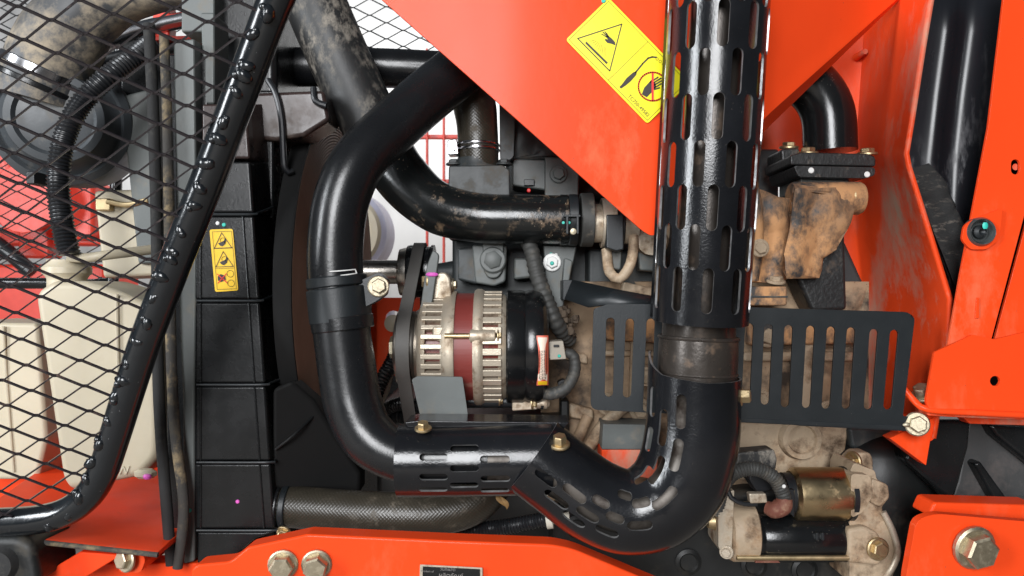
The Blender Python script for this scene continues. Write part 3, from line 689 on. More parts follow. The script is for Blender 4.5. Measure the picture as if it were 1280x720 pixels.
MB().slab(rnd([(624, 120), (644, 132), (642, 196), (634, 202), (625, 198)], 3), .115, .05).build('cover_flange', DARK, t, bevel=.003)
def fnv(x, y):
    v = P(x, y, .14); return v + Vector((0, -noise.fractal(v * 40, 1, 2, 4) * .006, 0))
sheet([(640, 128), (780, 128), (780, 200), (640, 198)], [], fnv, (6, 6), 'rough_cover', DARK, t, .004, ang=60)
MB().slab([(655, 224), (668, 224), (668, 232), (655, 232)], .135, .02).build('clip', LOOM, t, bevel=.001)
MB().lathe([(0, .003), (.001, .002), (.001, 0)], P(661, 238, .13), (0, -1, 0), 10).build('paint_dab', INKR, t)
# water-pump side fittings right of the intake pipe
k = sc(.07)
MB().lathe([(0, 24 * k), (.012, 24 * k), (.012, 31 * k), (.03, 31 * k), (.03, 26 * k), (.06, 26 * k)], P(740, 279, .07), (1, 0, 0), 36).build('inlet_neck', ALU, t)
hose_clamp(t, P(768, 280, .07), (1, 0, 0), 27 * k, .022, SATIN, 'band_clamp')
MB().slab([(758, 268), (780, 268), (780, 312), (770, 314), (758, 310)], .035, .02).build('clamp_latch', SATIN, t, bevel=.002)
MB().lathe([(0, 22 * k), (.03, 22 * k), (.03, 30 * k), (.05, 30 * k)], P(785, 284, .08), (1, 0, 0), 30).build('inlet_body', CASTP, t)
MB().tube([(758, 312, .06), (762, 340, .05), (775, 348, .045), (788, 330, .045), (792, 300, .05), (788, 270, .08)], 6.5, n=14).build('grey_pipe', CASTP, t)
MB().slab(rnd([(753, 310), (778, 312), (776, 338), (756, 334)], 4), .06, .03).build('sensor', GREY, t, bevel=.003)
MB().slab([(796, 300), (826, 300), (828, 340), (800, 338)], .07, .03).build('sensor', GREY, t, bevel=.003)
MB().slab([(735, 310), (835, 318), (835, 380), (735, 375)], .12, .05).build('lower_inlet_casting', DARK, t, bevel=.005)
MB().slab([(780, 352), (826, 362), (826, 372), (776, 366)], .1, .02).build('hose_clip', CASTP, t, bevel=.003)
MB().slab([(935, 186), (974, 186), (974, 256), (935, 256)], .2, .06).build('rear_cover', DARK, t, bevel=.004)  # not a cover: dark slab added to block part of the bright gap
MB().slab([(560, 248), (740, 248), (740, 300), (560, 300)], .155, .1).build('manifold', DARK, t, bevel=.006)
MB().lathe([(0, .016), (0, .02), (.02, .02), (.02, .0)], P(815, 300, .05), (0, 1, 0), 16).build('fitting', ALU, t)
# front cover and sump
MB().slab([(470, 505), (700, 500), (720, 700), (470, 700)], .19, .3).build('front_cover', SUMP, t, bevel=.01)
MB().slab([(690, 630), (1110, 600), (1110, 800), (690, 800)], .09, .35).build('sump', SUMP, t, bevel=.012)
for xx, yy in ((860, 702), (942, 706), (1005, 712), (720, 660)): MB().lathe([(.004, .018), (-.003, .018), (-.005, .013), (-.003, .011), (-.003, 0)], P(xx, yy, .09), (0, 1, 0), 24).build('sump_boss', SUMP, t)
MB().slab([(700, 500), (712, 500), (712, 600), (700, 610)], .09, .05).build('front_flange', SUMP, t, bevel=.004)
MB().slab([(520, 528), (708, 528), (712, 545), (520, 545)], .04, .12).build('mount_shelf', SUMP, t, bevel=.004)
# grey and orange engine-mount plate seen below the slotted guard
t = thing('engine_mount', P(790, 600, .05), 'grey capped orange engine mount block beside the slotted elbow', 'engine mount')
MB().slab(rnd([(754, 530), (824, 531), (824, 562), (752, 562)], 2), .055, .05).build('grey_cap', GREY, t, bevel=.002)
MB().slab([(752, 562), (824, 562), (820, 600), (752, 588)], .057, .05).build('orange_base', ORANGE_D, t, bevel=.002)

# tape-wrapped harness
t = thing('wire_harness', P(690, 410, .05), 'tape-wrapped wire harness dropping in front of the grey bracket', 'harness')
MB().tube([(655, 295, .09), (664, 312, .07), (672, 345, .06), (683, 375, .058), (696, 405, .06), (712, 425, .09)], [8.5, 9, 9.5, 9.5, 9.5, 9], n=14, step=.0015, corr=(.0085, .0012)).build('taped_bundle', TAPE, t)
mb = MB()
for i in range(26):
    mb.blob(P(706 + random.uniform(-14, 14), 402 + random.uniform(-16, 16), .06 + random.uniform(0, .03)), random.uniform(.003, .007), 6, 4, jit=.2)
mb.build('dark_lumps', mat('dark_brown', (.09, .065, .045), .9, bump=.5), t)  # small dark brown lumps that darken the spot beside the harness

# ================================================================== fan drive, belt, alternator
XP = P(514, 0, .1).x
t = thing('fan_drive', P(500, 375, .2), 'steel fan shaft with hub and black pulley above the alternator', 'pulley')
cf = Vector((XP, .2, P(0, 340, .2).z)); k = sc(.2)
MB().lathe([(-.17, 0), (-.17, 15 * k), (-.02, 15 * k), (-.02, 0)], cf, (1, 0, 0), 28).build('shaft', STEEL, t)
MB().lathe([(-.034, 15 * k), (-.032, 22 * k), (-.03, 29 * k), (-.02, 31 * k), (-.016, 31 * k), (-.016, 10 * k)], cf, (1, 0, 0), 36).build('hub', STEEL, t)
MB().lathe([(-.018, 20 * k), (-.018, 33 * k), (-.014, 34 * k), (-.008, 34 * k), (-.006, 32 * k), (.016, 32 * k), (.018, 34 * k), (.022, 34 * k), (.022, 20 * k)], cf, (1, 0, 0), 40).build('pulley', BLK, t)
MB().lathe([(.022, 10 * k), (.09, 20 * k), (.1, 0)], cf, (1, 0, 0), 24).build('bearing_housing', DARK, t)
al = thing('alternator', P(600, 510, .06), 'dusty cream alternator with red stator band and black rear cover', 'alternator')
t = al; YA = .062; k = sc(YA); cA = P(0, 434, YA); cA.x = 0
def ax_(x): return P(x, 0, YA).x
def lat(name, prof, m, bevel=0, n=56, parent=al):
    return MB().lathe([(ax_(x), r * k) for x, r in prof], cA, (1, 0, 0), n).build(name, m, parent, bevel=bevel)
pul = lat('pulley', [(496, 14), (496, 36), (499, 46), (503, 47), (506, 45), (520, 45), (523, 47), (526, 46), (528, 36), (528, 14)], STEEL)
lat('pulley_nut', [(488, 0), (488, 13), (494, 16), (497, 16), (497, 0)], ZINCP, n=6, parent=pul)
lat('front_plate', [(526, 20), (526, 50), (530, 62), (534, 66), (538, 67), (538, 20)], ALU)
lat('front_core', [(536, 58), (560, 58), (560, 20), (536, 20)], COIL)
lat('front_shell', [(556, 30), (556, 67), (560, 70), (569, 71), (572, 70), (572, 30)], ALU)
lat('stator', [(571, 30), (571, 66), (572, 67.5), (594, 67.5), (595, 66), (595, 30)], COPPER)
lat('rear_shell', [(594, 30), (594, 71), (597, 73), (602, 73), (604, 72), (606, 71), (606, 30)], ALU)
lat('rear_core', [(605, 64), (628, 62), (632, 60), (632, 30), (605, 30)], COIL)
lat('rear_rim', [(624, 30), (624, 67), (630, 66), (634, 63), (634, 30)], ALU)
lat('rear_cover', [(633, 30), (633, 69), (635, 71), (653, 71), (656, 69.5), (660, 71), (672, 71), (677, 69), (681, 62), (684, 50), (684, 0)], BLK)
def ribset(x0, x1, r0, r1, n, m, name, w_):
    mb = MB(); L = ax_(x1) - ax_(x0); h = (r1 - r0) * k
    mb.box((0, 0, 0), (L, w_, h)); pro = mb.build(name, m, al, bevel=.0012)
    me = pro.data; md = pro.modifiers; first = True
    for i in range(n):
        a = 2 * math.pi * (i + .5) / n
        M = Matrix.Translation(cA + Vector(((ax_(x0) + ax_(x1)) / 2, math.sin(a) * (r0 + r1) / 2 * k, math.cos(a) * (r0 + r1) / 2 * k))) @ Matrix.Rotation(-a, 4, 'X')
        if math.sin(a) > .35: continue
        o = pro if first else pro.copy()
        if not first: COL.objects.link(o)
        first = False
        o.matrix_basis = M; W[o] = M; o.parent = al; o.matrix_parent_inverse = W[al].inverted()
ribset(533, 560, 56, 68, 36, ALU, 'vent_rib', .0066)
ribset(603, 628, 62, 70.5, 34, ALU, 'vent_rib', .0088)
# ears, through bolts, link plate
MB().slab(rnd([(541, 352), (546, 341), (557, 340), (563, 348), (565, 380), (566, 408), (540, 410), (538, 380)], 4), YA - .03, .04).build('top_ear', ALU, t, bevel=.003)
MB().slab(rnd([(534, 330), (541, 312), (549, 318), (546, 340), (540, 380), (536, 405), (528, 408), (524, 396), (530, 350)], 4), YA - .04, .008).build('slotted_link', GREY, t, bevel=.0015)
bolt(t, P(534, 352, YA - .03), .008, (-1, -.15, 0), ZINC); bolt(t, P(566, 356, YA - .012), .006, (1, -.1, 0), ZINCP)
MB().slab([(540, 408), (566, 408), (572, 425), (562, 432), (540, 424)], YA - .068, .05).build('lower_ear', ALU, t, bevel=.003)
MB().lathe([(ax_(562), .0035), (ax_(600), .0035)], P(640, 420, YA - .072), (1, 0, 0), 12).build('through_bolt', ZINC, t)
MB().lathe([(ax_(590) , .004), (ax_(592), .0085), (ax_(620), .0075), (ax_(622), .003)], P(640, 420, YA - .070), (1, 0, 0), 18).build('bolt_boss', ALU, t)
bolt(t, P(622, 420, YA - .07), .0052, (1, 0, 0), ZINC); bolt(t, P(624, 500, YA - .03), .0052, (1, 0, 0), ZINC)
MB().tube([(545, 500, YA - .02), (600, 502, YA - .02), (660, 502, YA - .02), (680, 505, YA - .02)], 7).build('mount_tube', SATIN, t)
MB().slab([(640, 496), (668, 496), (672, 512), (640, 514)], YA - .03, .03).build('rear_ear', ALU, t, bevel=.002)
bolt(t, P(666, 504, YA - .028), .006, (1, -.3, 0), ZINC)
MB().lathe([(0, .0075), (.02, .0075), (.024, .004), (.024, 0)], P(664, 504, YA - .02), (1, 0, 0), 14).build('stud', ALU, t)
# label on the black cover, curved with it
def cyl(x, y):
    dz = (434 - y) * k; r = 71.6 * k; return Vector((ax_(x), YA - math.sqrt(max(1e-6, r * r - dz * dz)), cA.z + dz))
xs0, xs1 = 669, 683
def cyl2(x, y):
    v = cyl(x, y); f = max(0, (x - 676)) / 8; v.y += .006 * f * f; v.y -= .0006; return v
lb = sheet([(668.5, 415), (682, 415), (682.5, 474), (669, 474)], [], cyl2, (3, 4), 'maker_label', mat('label_red_border', (.62, .12, .07), .45), t, .0006)
def cyl3(x, y): v = cyl2(x, y); v.y -= .0008; return v
sheet([(669.8, 417), (680.6, 417), (681, 468), (670.2, 468)], [], cyl3, (3, 4), 'label_field', PAPER, lb, .0004)
sheet([(670, 468.8), (681, 468.8), (681, 473), (670.2, 473)], [], cyl3, (3, 4), 'label_band', YELD, lb, .0004)
mb = MB()
for cxx in (671.8, 673.6, 675.4, 677.2, 679):
    y = 432
    while y < 466:
        ln = random.uniform(1.2, 4)
        q = [cyl2(cxx - .35, y), cyl2(cxx + .35, y), cyl2(cxx + .35, y + ln), cyl2(cxx - .35, y + ln)]
        mb.add([v + Vector((0, -.0013, 0)) for v in q], [(0, 1, 2, 3)]); y += ln + .9
mb.build('fine_print', INK, lb)
# plug and pigtail
MB().slab(rnd([(686, 427), (704, 426), (708, 449), (687, 450)], 2), YA - .055, .03).build('connector', CONN, t, bevel=.002)
MB().slab([(692, 431), (699, 431), (699, 434), (692, 434)], YA - .058, .01).build('connector_clip', LOOM, t, bevel=.0006)
MB().tube([(706, 440, YA - .045), (717, 446, YA - .045), (718, 465, YA - .045), (708, 484, YA - .045), (690, 492, YA - .04), (676, 489, YA - .03)], [5.5, 6.5, 7, 7, 7.5, 8], n=14, step=.002, corr=(.007, .0008)).build('pigtail', TAPE, t)
MB().lathe([(0, .0022), (.0012, .0015), (.0012, 0)], P(699, 445, YA - .056), (0, -1, 0), 10).build('paint_dab', TEAL, t)
MB().slab(rnd([(697, 478), (706, 474), (714, 490), (702, 500)], 3), YA - .01, .02).build('cable_clip', LOOM, t, bevel=.002)
mb = MB(); mb.blob(P(540, 343, YA - .041), .005, sq=(1.6, .5, .6)); mb.build('paint_dab', PINK, t)
# drive belt: hull of the three pulleys
def circ(cy, cz, r): return [(cy + r * math.cos(2 * math.pi * i / 60), cz + r * math.sin(2 * math.pi * i / 60)) for i in range(60)]
pts = sorted(circ(YA, cA.z, 46.2 * k) + circ(.2, cf.z, .0405) + circ(.27, Z0 - .26, .075))
def half(ps):
    h = []
    for p in ps:
        while len(h) > 1 and (h[-1][0] - h[-2][0]) * (p[1] - h[-2][1]) - (h[-1][1] - h[-2][1]) * (p[0] - h[-2][0]) <= 0: h.pop()
        h.append(p)
    return h
H = half(pts)[:-1] + half(pts[::-1])[:-1]
mb = MB(); rg = []; cc = (sum(p[0] for p in H) / len(H), sum(p[1] for p in H) / len(H))
for i, p in enumerate(H):
    a = H[i - 1]; b = H[(i + 1) % len(H)]; d = Vector((b[0] - a[0], b[1] - a[1])).normalized(); nn = Vector((d.y, -d.x))
    q = (p[0] + nn.x * .004, p[1] + nn.y * .004)
    rg.append([Vector((XP - .008, p[0], p[1])), Vector((XP + .009, p[0], p[1])), Vector((XP + .009, q[0], q[1])), Vector((XP - .008, q[0], q[1]))])
rg.append(rg[0]); mb.rings(rg, False, False)
tag(mb.build('drive_belt', BELT), 'grey rubber drive belt looped over the alternator and fan pulleys', 'belt')
t = thing('crank_pulley', Vector((XP, .27, Z0 - .34)), 'black crankshaft pulley low behind the charge pipe', 'pulley')
MB().lathe([(-.02, 0), (-.02, .06), (-.016, .076), (-.01, .074), (.01, .074), (.016, .076), (.02, .06), (.03, 0)], Vector((XP, .27, Z0 - .26)), (1, 0, 0), 40).build('rim', BLK, t)
MB().lathe([(-.034, 0), (-.034, .02), (-.018, .026), (-.018, 0)], Vector((XP, .27, Z0 - .26)), (1, 0, 0), 6).build('hub_bolt', DARK, t)
# grey splash plate below the alternator
o = flat_plate('splash_plate', [(515, 474), (522, 470), (578, 471), (586, 526), (528, 530)], -.02, GREY, None, .004, round_=2); tag(o, 'small plain grey metal plate standing under the alternator', 'plate')

# ================================================================== exhaust: pipe, perforated shields
def on_sweep(pts, rpx):
    pth = curve(pts, .004); C, T, L = pth['p'], pth['t'], pth['l']; rr = pth['r'](rpx)
    def fn(u, a):
        u = max(0, min(L[-1] - 1e-6, u)); lo, hi = 0, len(L) - 1
        while hi - lo > 1:
            m_ = (lo + hi) // 2
            if L[m_] <= u: lo = m_
            else: hi = m_
        f = (u - L[lo]) / max(1e-9, L[hi] - L[lo]); c = C[lo].lerp(C[hi], f); tt = T[lo].lerp(T[hi], f).normalized(); r = rr[lo] * (1 - f) + rr[hi] * f
        up = Vector((0, -1, 0)); up = (up - tt * up.dot(tt)).normalized(); b = tt.cross(up)
        return c + (up * math.cos(a) + b * math.sin(a)) * r
    return fn, L[-1], rr[0]
def proj(v): k = D / (v.y + D) * 1000; return (640 + v.x * k, 360 - (v.z - Z0) * k)
def locate(fn, L, px, py):
    best = None
    for i in range(121):
        for j in range(-40, 41):
            u = L * i / 120; a = R(j * 2.2); q = proj(fn(u, a)); d = (q[0] - px) ** 2 + (q[1] - py) ** 2
            if best is None or d < best[0]: best = (d, u, a)
    return best[1], best[2]
def shell(pts, rpx, a0, a1, holes, m, name, parent, rref, thick=.0024, trim=None):
    fn, L, _ = on_sweep(pts, rpx)
    hl = [stadium(u, a * rref, ln, wd) for u, a, ln, wd in holes]
    f2 = lambda u, s: fn(u, s / rref)
    ol = [(0, R(a0) * rref), (L, R(a0) * rref), (L, R(a1) * rref), (0, R(a1) * rref)] if not trim else trim(L, R(a0) * rref, R(a1) * rref)
    n = 30; o2 = []
    for i in range(len(ol)):
        p, q = ol[i], ol[(i + 1) % len(ol)]
        for k_ in range(n): o2.append((p[0] + (q[0] - p[0]) * k_ / n, p[1] + (q[1] - p[1]) * k_ / n))
    return sheet(o2, hl, f2, (.0045, .0045), name, m, parent, thick, ang=50, rim=EDGE)
def ribbon(fn, L, u0, u1, a, dirv, wd, m, name, parent, th=.0022):
    """folded flange along an edge of a shell"""
    mb = MB(); n = 40; r0 = [fn(u0 + (u1 - u0) * i / n, a) for i in range(n + 1)]
    vs = []
    for v in r0: vs += [v, v + dirv * wd]
    mb.add(vs, [(2 * i, 2 * i + 1, 2 * i + 3, 2 * i + 2) for i in range(n)])
    return mb.build(name, m, parent, solid=th)

t = thing('exhaust_pipe', P(868, 470, -.09), 'dark exhaust pipe with thick collar running inside the slotted shields', 'exhaust pipe')
EXH = mat('scorched_exhaust_steel', (.05, .042, .036), .3, metal=.5, bump=.2, bscale=240, var=.3, dust=((.16, .1, .06), .3, 20))
MB().tube([(903, -90, -.138), (898, 0, -.132), (887, 200, -.118), (876, 390, -.104), (873, 425, -.096)], [34, 34, 34, 36, 44], n=32).build('upper_pipe', EXH, t)
kk = sc(-.09)
MB().lathe([(-.062, 44 * kk), (-.06, 47 * kk), (-.052, 48.5 * kk), (-.02, 49 * kk), (-.004, 48.5 * kk), (-.002, 46 * kk), (0, 45 * kk), (.02, 44.5 * kk), (.022, 38 * kk)], P(873, 420, -.09), (.035, 0, 1), 48).build('collar', EXH, t)
MB().tube([(872, 430, -.09), (867, 500, -.09), (864, 552, -.09), (850, 598, -.09), (822, 628, -.09), (784, 637, -.09), (743, 622, -.088), (704, 595, -.082), (660, 577, -.072), (600, 575, -.07)], [36, 33, 30, 30, 30, 30, 30, 30, 30, 30], n=28).build('lower_pipe', mat('bare_exhaust_steel', (.12, .105, .09), .45, metal=.4, grime=((.03, .02, .015), .4, 30)), t)

MB().torus(P(873, 422, -.09), (.035, 0, 1), 48 * kk, .0022, n=48, k=8).build('collar_bead', EXH, t)
MB().torus(P(872, 466, -.09), (.035, 0, 1), 47.5 * kk, .002, n=48, k=8).build('collar_bead', EXH, t)
t = thing('perforated_shield', P(875, 400, -.09), 'glossy black perforated tube shield standing in front of the orange plate', 'heat shield')
pt = [(903, -80, -.138), (898.5, 0, -.132), (887, 200, -.118), (875, 402, -.104)]; rp = [61.5, 60.5, 59, 57]
fn, L, r0 = on_sweep(pt, rp); rref = .0525
hl = []
for row in range(-2, 7):
    yc = [-86, -30, 27, 87, 147, 203.5, 258, 311.5, 365][row + 2]; cxm = 899 - 24 * yc / 400
    u, _ = locate(fn, L, cxm, yc)
    for kx in range(-3, 4):
        a = R((-8 if row % 2 == 0 else 10) + 36 * kx)
        if abs(a) < R(112) and .026 < u < L - .026: hl.append((u, -a, .0478, .0116))
shell(pt, rp, -125, 125, hl, SHIELD, 'tube_shell', t, rref)
ribbon(fn, L, 0, L, R(-125), Vector((.93, .36, 0)), .016, SHIELD, 'edge_flange', t)
ribbon(fn, L, 0, L, R(125), Vector((-.5, .86, 0)), .012, SHIELD, 'edge_flange', t)

t = thing('elbow_shield', P(800, 690, -.09), 'black slotted elbow shield bending up round the exhaust pipe', 'heat shield')
pe = [(868, 441, -.09), (867, 500, -.09), (864, 548, -.09), (851, 596, -.09), (823, 628, -.09), (784, 639, -.09), (743, 625, -.088), (704, 598, -.084), (666, 569, -.08)]
re_ = [55.5, 56, 57, 56.5, 54, 50.5, 50, 49.5, 50]
fn, L, r0 = on_sweep(pe, re_); rref = .0495
hl = []
for px, py, ln in ((851, 514, 44), (829, 537, 42), (817, 501, 40), (845, 570, 42), (812, 549, 36), (830, 624, 38), (822, 589, 36), (804.6, 597, 23), (801, 629, 24), (781, 620, 19), (800, 657, 32), (769, 647, 24), (752, 628, 24), (758, 664, 30), (735, 643, 32), (717, 617, 34), (717, 648, 32), (697, 624, 34), (683, 598, 32)):
    u, a = locate(fn, L, px, py); st = (fn(u + .002, a) - fn(u - .002, a)).length / .004; hl.append((u, a, ln * .00088 / st, .011))
def mouth(L, s0, s1): return [(.027, s0), (L, s0), (L, s1), (0, s1), (.002, s1 * .85), (.012, s1 * .72), (.022, s1 * .5), (.028, 0)]
shell(pe, re_, -112, 112, hl, SHIELD, 'elbow_shell', t, rref, trim=mouth)
ribbon(fn, L, .028, L * .32, R(-112), Vector((.75, .66, 0)), .014, SHIELD, 'edge_flange', t)
MB().slab([(690, 552), (700, 545), (758, 580), (748, 588)], -.088, .03).build('top_tab', SHIELD, t, bevel=.001)
bolt(t, P(700, 556, -.115), .0076, (-.05, -.4, 1), ZINC, h=1.4); bolt(t, P(925, 495, -.105), .0078, (1, -.45, .05), ZINC, h=1.3)
MB().lathe([(-.012, .004), (.004, .004)], P(925, 495, -.105), (1, -.45, .05), 10).build('bolt_shank', ZINC, t)

t = thing('sleeve_shield', P(580, 615, -.07), 'black slotted sleeve shield lying level round the lower pipe end', 'heat shield')
psl = [(499, 575, -.07), (560, 575, -.07), (620, 574, -.072), (690, 573, -.074)]
fn, L, r0 = on_sweep(psl, [43.5, 43.5, 43.5, 43.5]); rref = .040
hl = []
for px, py in ((542, 572), (581, 561), (619, 574.6), (580, 586), (542, 596), (619, 598), (580, 606), (542, 611), (619, 612)):
    u, a = locate(fn, L, px, py); hl.append((u, a, .0325, .0075))
shell(psl, 43.5, -118, 108, hl, SHIELD, 'sleeve_shell', t, rref)
MB().slab([(506, 528), (522, 526), (712, 528), (704, 537), (512, 538)], -.078, .05).build('top_flange', SHIELD, t, bevel=.001)
bolt(t, P(529, 536, -.095), .0066, (0, -.3, 1), ZINC, h=1.1)

# ================================================================== orange support plate with the big label
t = thing('support_plate', P(815, 294, -.03), 'orange V-shaped support plate carrying the yellow hot surface label', 'plate')
fold = 930
def Ypl(x, y): return -.03 + max(0, (x - fold)) * .0006
pl = rnd([(430, -42), (802, 288), (815, 296), (830, 284), (1165, -42)], [0, 6, 6, 6, 0])
sheet(pl, [], lambda x, y: P(x, y, Ypl(x, y)), (25, 25), 'main_plate', ORANGE, t, .004, bevel=.0012)
c0 = P(707, 50, -.0335); c1 = P(809, 155, -.0335); c2 = P(757, -6, -.0335)
ex = (c1 - c0); Lx = ex.length * 1000; ex.normalize(); ey = (c2 - c0); Ly = ey.length * 1000; ey = (ey - ex * ey.dot(ex)).normalized()
mb = MB(); ol = rnd([(0, 0), (Lx, 0), (Lx, Ly), (0, Ly)], 4)
pts = [c0 + ex * x * .001 + ey * y * .001 for x, y in ol]; nn = Vector((0, -1, 0))
mb.add(pts + [p + nn * .0008 for p in pts], [tuple(range(len(pts))), tuple(range(len(pts), 2 * len(pts)))] + [(i, (i + 1) % len(pts), len(pts) + (i + 1) % len(pts), len(pts) + i) for i in range(len(pts))])
lab = mb.build('warning_label', YEL, t, label='bright yellow hot surface warning label')
pr = Print(c0, ex, ey, nn); hx = .0011
def B(x, y): return ((x - 707) * 0, 0)
# label millimetres: x runs down-right along the long side, y towards the upper right
def px2(x, y):
    v = P(x, y, -.0335) - c0; return (v.dot(ex) * 1000, v.dot(ey) * 1000)
fr = [(3, 3), (Lx - 3, 3), (Lx - 3, Ly - 3), (3, Ly - 3)]
prg = Print(c0, ex, ey, nn); prg.line(fr, .45, True); prg.line([(Lx * .5, 3), (Lx * .5, Ly - 3)], .4)
prg.text('TC750-49582', (Lx - 23, 7.5), 6.2)
for i in range(9):
    a, b = px2(738 + i * 2.4, 52 + i * 2.6), px2(744 + i * 1.6, 50 + i * 1.2); prg.line([a, b], .35)
for i in range(4):
    q = px2(821 + i * 4, 74 + i * 3.2); prg.ring(q, 1.6, .4, n=10)
prg.build(INKG, lab)
pr.line([px2(722, 48.5), px2(777, 30.5), px2(762, 89)], 1.2, True)
pr.poly([px2(732.5, 52), px2(759.5, 78.5), px2(758, 80.5), px2(731.5, 54.5)])
pr.poly([px2(769, 57), px2(764, 55), px2(759, 54), px2(755.5, 50), px2(757, 49), px2(760, 50), px2(757, 46), px2(760, 45), px2(764, 48), px2(768.5, 53)])
for a, b in (((758, 46.5), (752, 43)), ((759, 46), (753.5, 40.5)), ((760, 46), (756, 40)), ((761, 47), (758, 42))): pr.line([px2(*a), px2(*b)], 1.1)
pr.poly([px2(774, 109), px2(777, 106), px2(783, 98), px2(791, 91), px2(796, 89), px2(795, 94), px2(788, 102), px2(782, 107), px2(776, 111)])
pr.line([px2(794, 91), px2(803, 80), px2(810, 73), px2(815, 71.5), px2(820, 72)], 1.8)
pr.poly([px2(802, 118), px2(805, 110), px2(814, 100), px2(819, 104), px2(820, 109), px2(815, 115), px2(811, 119), px2(808, 122)])
for a, b in (((813, 103), (822, 97)), ((815, 105), (826, 98)), ((817, 107), (827, 101)), ((818, 110), (826, 105)), ((818, 112), (824, 110))): pr.line([px2(*a), px2(*b)], 1.7)
pr.build(INK, lab)
prr = Print(c0, ex, ey, nn); cc = px2(815.5, 108.5); prr.ring(cc, 17.2, 1.7, h=.0016, n=40); prr.line([px2(815.5, 92), px2(815.5, 125)], 2.6, h=.0016); prr.build(INKR, lab)
MB().lathe([(0, .0028), (.001, .002), (.001, 0)], P(754.5, 1, -.0345), (0, -1, 0), 12).build('paint_dab', TEAL, lab)

# ================================================================== slotted guard plate
t = thing('slotted_guard', P(940, 540, -.02), 'flat black guard plate with a row of upright slots, behind the elbow shield', 'guard')
holes = []
for xc, ya, yb, lean in ((762, 397, 496, -2), (785.5, 398, 497, -4), (811, 398, 515, -5), (836, 400, 515, -4), (861, 401, 515, -4), (886, 402, 512, -4), (911, 403, 508, -4), (934, 404, 504, -5), (958, 405, 506, -5), (983, 406, 509, -5), (1010, 407, 510, -6), (1035, 408, 511, -7), (1060, 409, 511, -7), (1088, 411, 512, -8), (1113, 412, 512, -9)):
    L_ = yb - ya; holes.append(stadium(xc, (ya + yb) / 2, L_, 10.5, math.atan2(L_, lean)))
ol = rnd([(742, 386), (760, 380), (820, 380), (940, 384), (1134, 390), (1143, 397), (1128, 520), (1158, 522), (1160, 540), (1000, 532), (900, 520), (738, 512)], [4, 2, 2, 2, 8, 6, 3, 4, 4, 2, 2, 10], 4)
sheet(ol, holes, lambda x, y: P(x, y, -.02), None, 'slotted_plate', SATIN, t, .003, bevel=.0006)
mb = MB(); q = [P(758, 381, -.02), P(822, 381, -.02), P(822, 372, -.018), P(770, 362, .0), P(716, 350, .03), P(706, 374, .03), P(735, 384, .01)]
mb.add(q, [(0, 1, 2, 3), (0, 3, 4, 5, 6)]); mb.build('side_tab', SATIN, t, solid=.003)
MB().slab([(704, 350), (717, 350), (707, 375), (704, 375)], .03, .06).build('tab_foot', SATIN, t, bevel=.001)
MB().slab([(900, 521), (1130, 532), (1130, 538), (900, 527)], -.022, .03).build('lower_flange', SATIN, t, bevel=.001)
bolt(t, P(1146, 530, -.022), .0102, (-.25, -1, .12), ZINCP); mb = MB(); mb.blob(P(1134, 531, -.026), .004, sq=(1.4, .6, .8)); mb.build('weld_spot', ZINCP, t)

# ================================================================== right-hand outlet elbow and clay-covered housing
t = thing('outlet_elbow', P(1040, 220, .1), 'black outlet elbow with bolted iron flange beside the orange pillar', 'elbow')
MB().tube([(950, 80, .1), (985, 90, .1), (1015, 108, .1), (1034, 140, .1), (1038, 190, .1)], 32, n=32).build('bend', BLK, t)
MB().slab(rnd([(988, 194), (1003, 190), (1086, 192), (1095, 196), (1095, 208), (988, 206)], 3), .06, .1).build('upper_flange', IRON, t, bevel=.003)
MB().slab(rnd([(992, 207), (1094, 209), (1094, 219), (1082, 223), (998, 221)], 4), .057, .1).build('lower_flange', IRON, t, bevel=.003)
MB().slab(rnd([(976, 186), (1000, 184), (1002, 214), (978, 214)], 5), .1, .06).build('side_lug', IRON, t, bevel=.004)
for xx, yy in ((1010, 192), (1084, 193)): bolt(t, P(xx, yy, .075), .0092, (0, -.1, 1), ZINC)
bolt(t, P(986, 185, .12), .009, (0, -.1, 1), ZINC)
for xx, yy in ((1014, 213), (1084, 218)): MB().lathe([(0, .004), (.001, .003), (.001, 0)], P(xx, yy, .0565), (0, -1, 0), 12).build('paint_dab', WHITE, t)
t = thing('water_outlet_housing', P(1000, 385, .08), 'clay-covered cast housing under the bolted flange, orange dirt caked on', 'housing')
MB().slab([(1000, 218), (1062, 220), (1062, 240), (1000, 240)], .075, .08).build('neck', GREY, t, bevel=.003)
MB().lathe([(0, 0), (0, .02), (.004, .022), (.09, .022), (.094, .02), (.094, 0)], P(988, 248, .06), (1, 0, 0), 28).build('cross_barrel', CLAY, t)
def clay(x, y):
    v = P(x, y, .05); dx = (x - 1010) / 50.; dy = (y - 285) / 60.
    e = .02 * math.exp(-((x - 985) / 22.) ** 2) + .012 * math.exp(-((x - 1035) / 25.) ** 2 - ((y - 270) / 40.) ** 2) + noise.fractal(v * 45, 1, 2, 4) * .005
    return v + Vector((0, -e, 0))
cl = sheet([(986, 236), (1066, 240), (1062, 262), (1052, 285), (1044, 312), (1022, 322), (1020, 344), (975, 344), (975, 320), (982, 290)], [], clay, (4, 4), 'housing_wall', CLAY, t, .012, ang=60)
def clay2(x, y):
    v = P(x, y, .075); e = .022 * math.exp(-((x - 962) / 18.) ** 2) + noise.fractal(v * 45, 1, 2, 4) * .006
    return v + Vector((0, -e, 0))
sheet([(930, 230), (945, 240), (962, 252), (986, 250), (984, 345), (968, 352), (925, 352)], [], clay2, (4, 4), 'side_casting', CLAY, t, .012, ang=60)
MB().tube([(938, 225, .05), (945, 260, .045), (946, 310, .045), (940, 350, .05)], 8, n=14).build('clay_pipe', CLAY, t)
bolt(t, P(1066, 246, .05), .0085, (1, -.2, 0), ZINC, h=1.2)
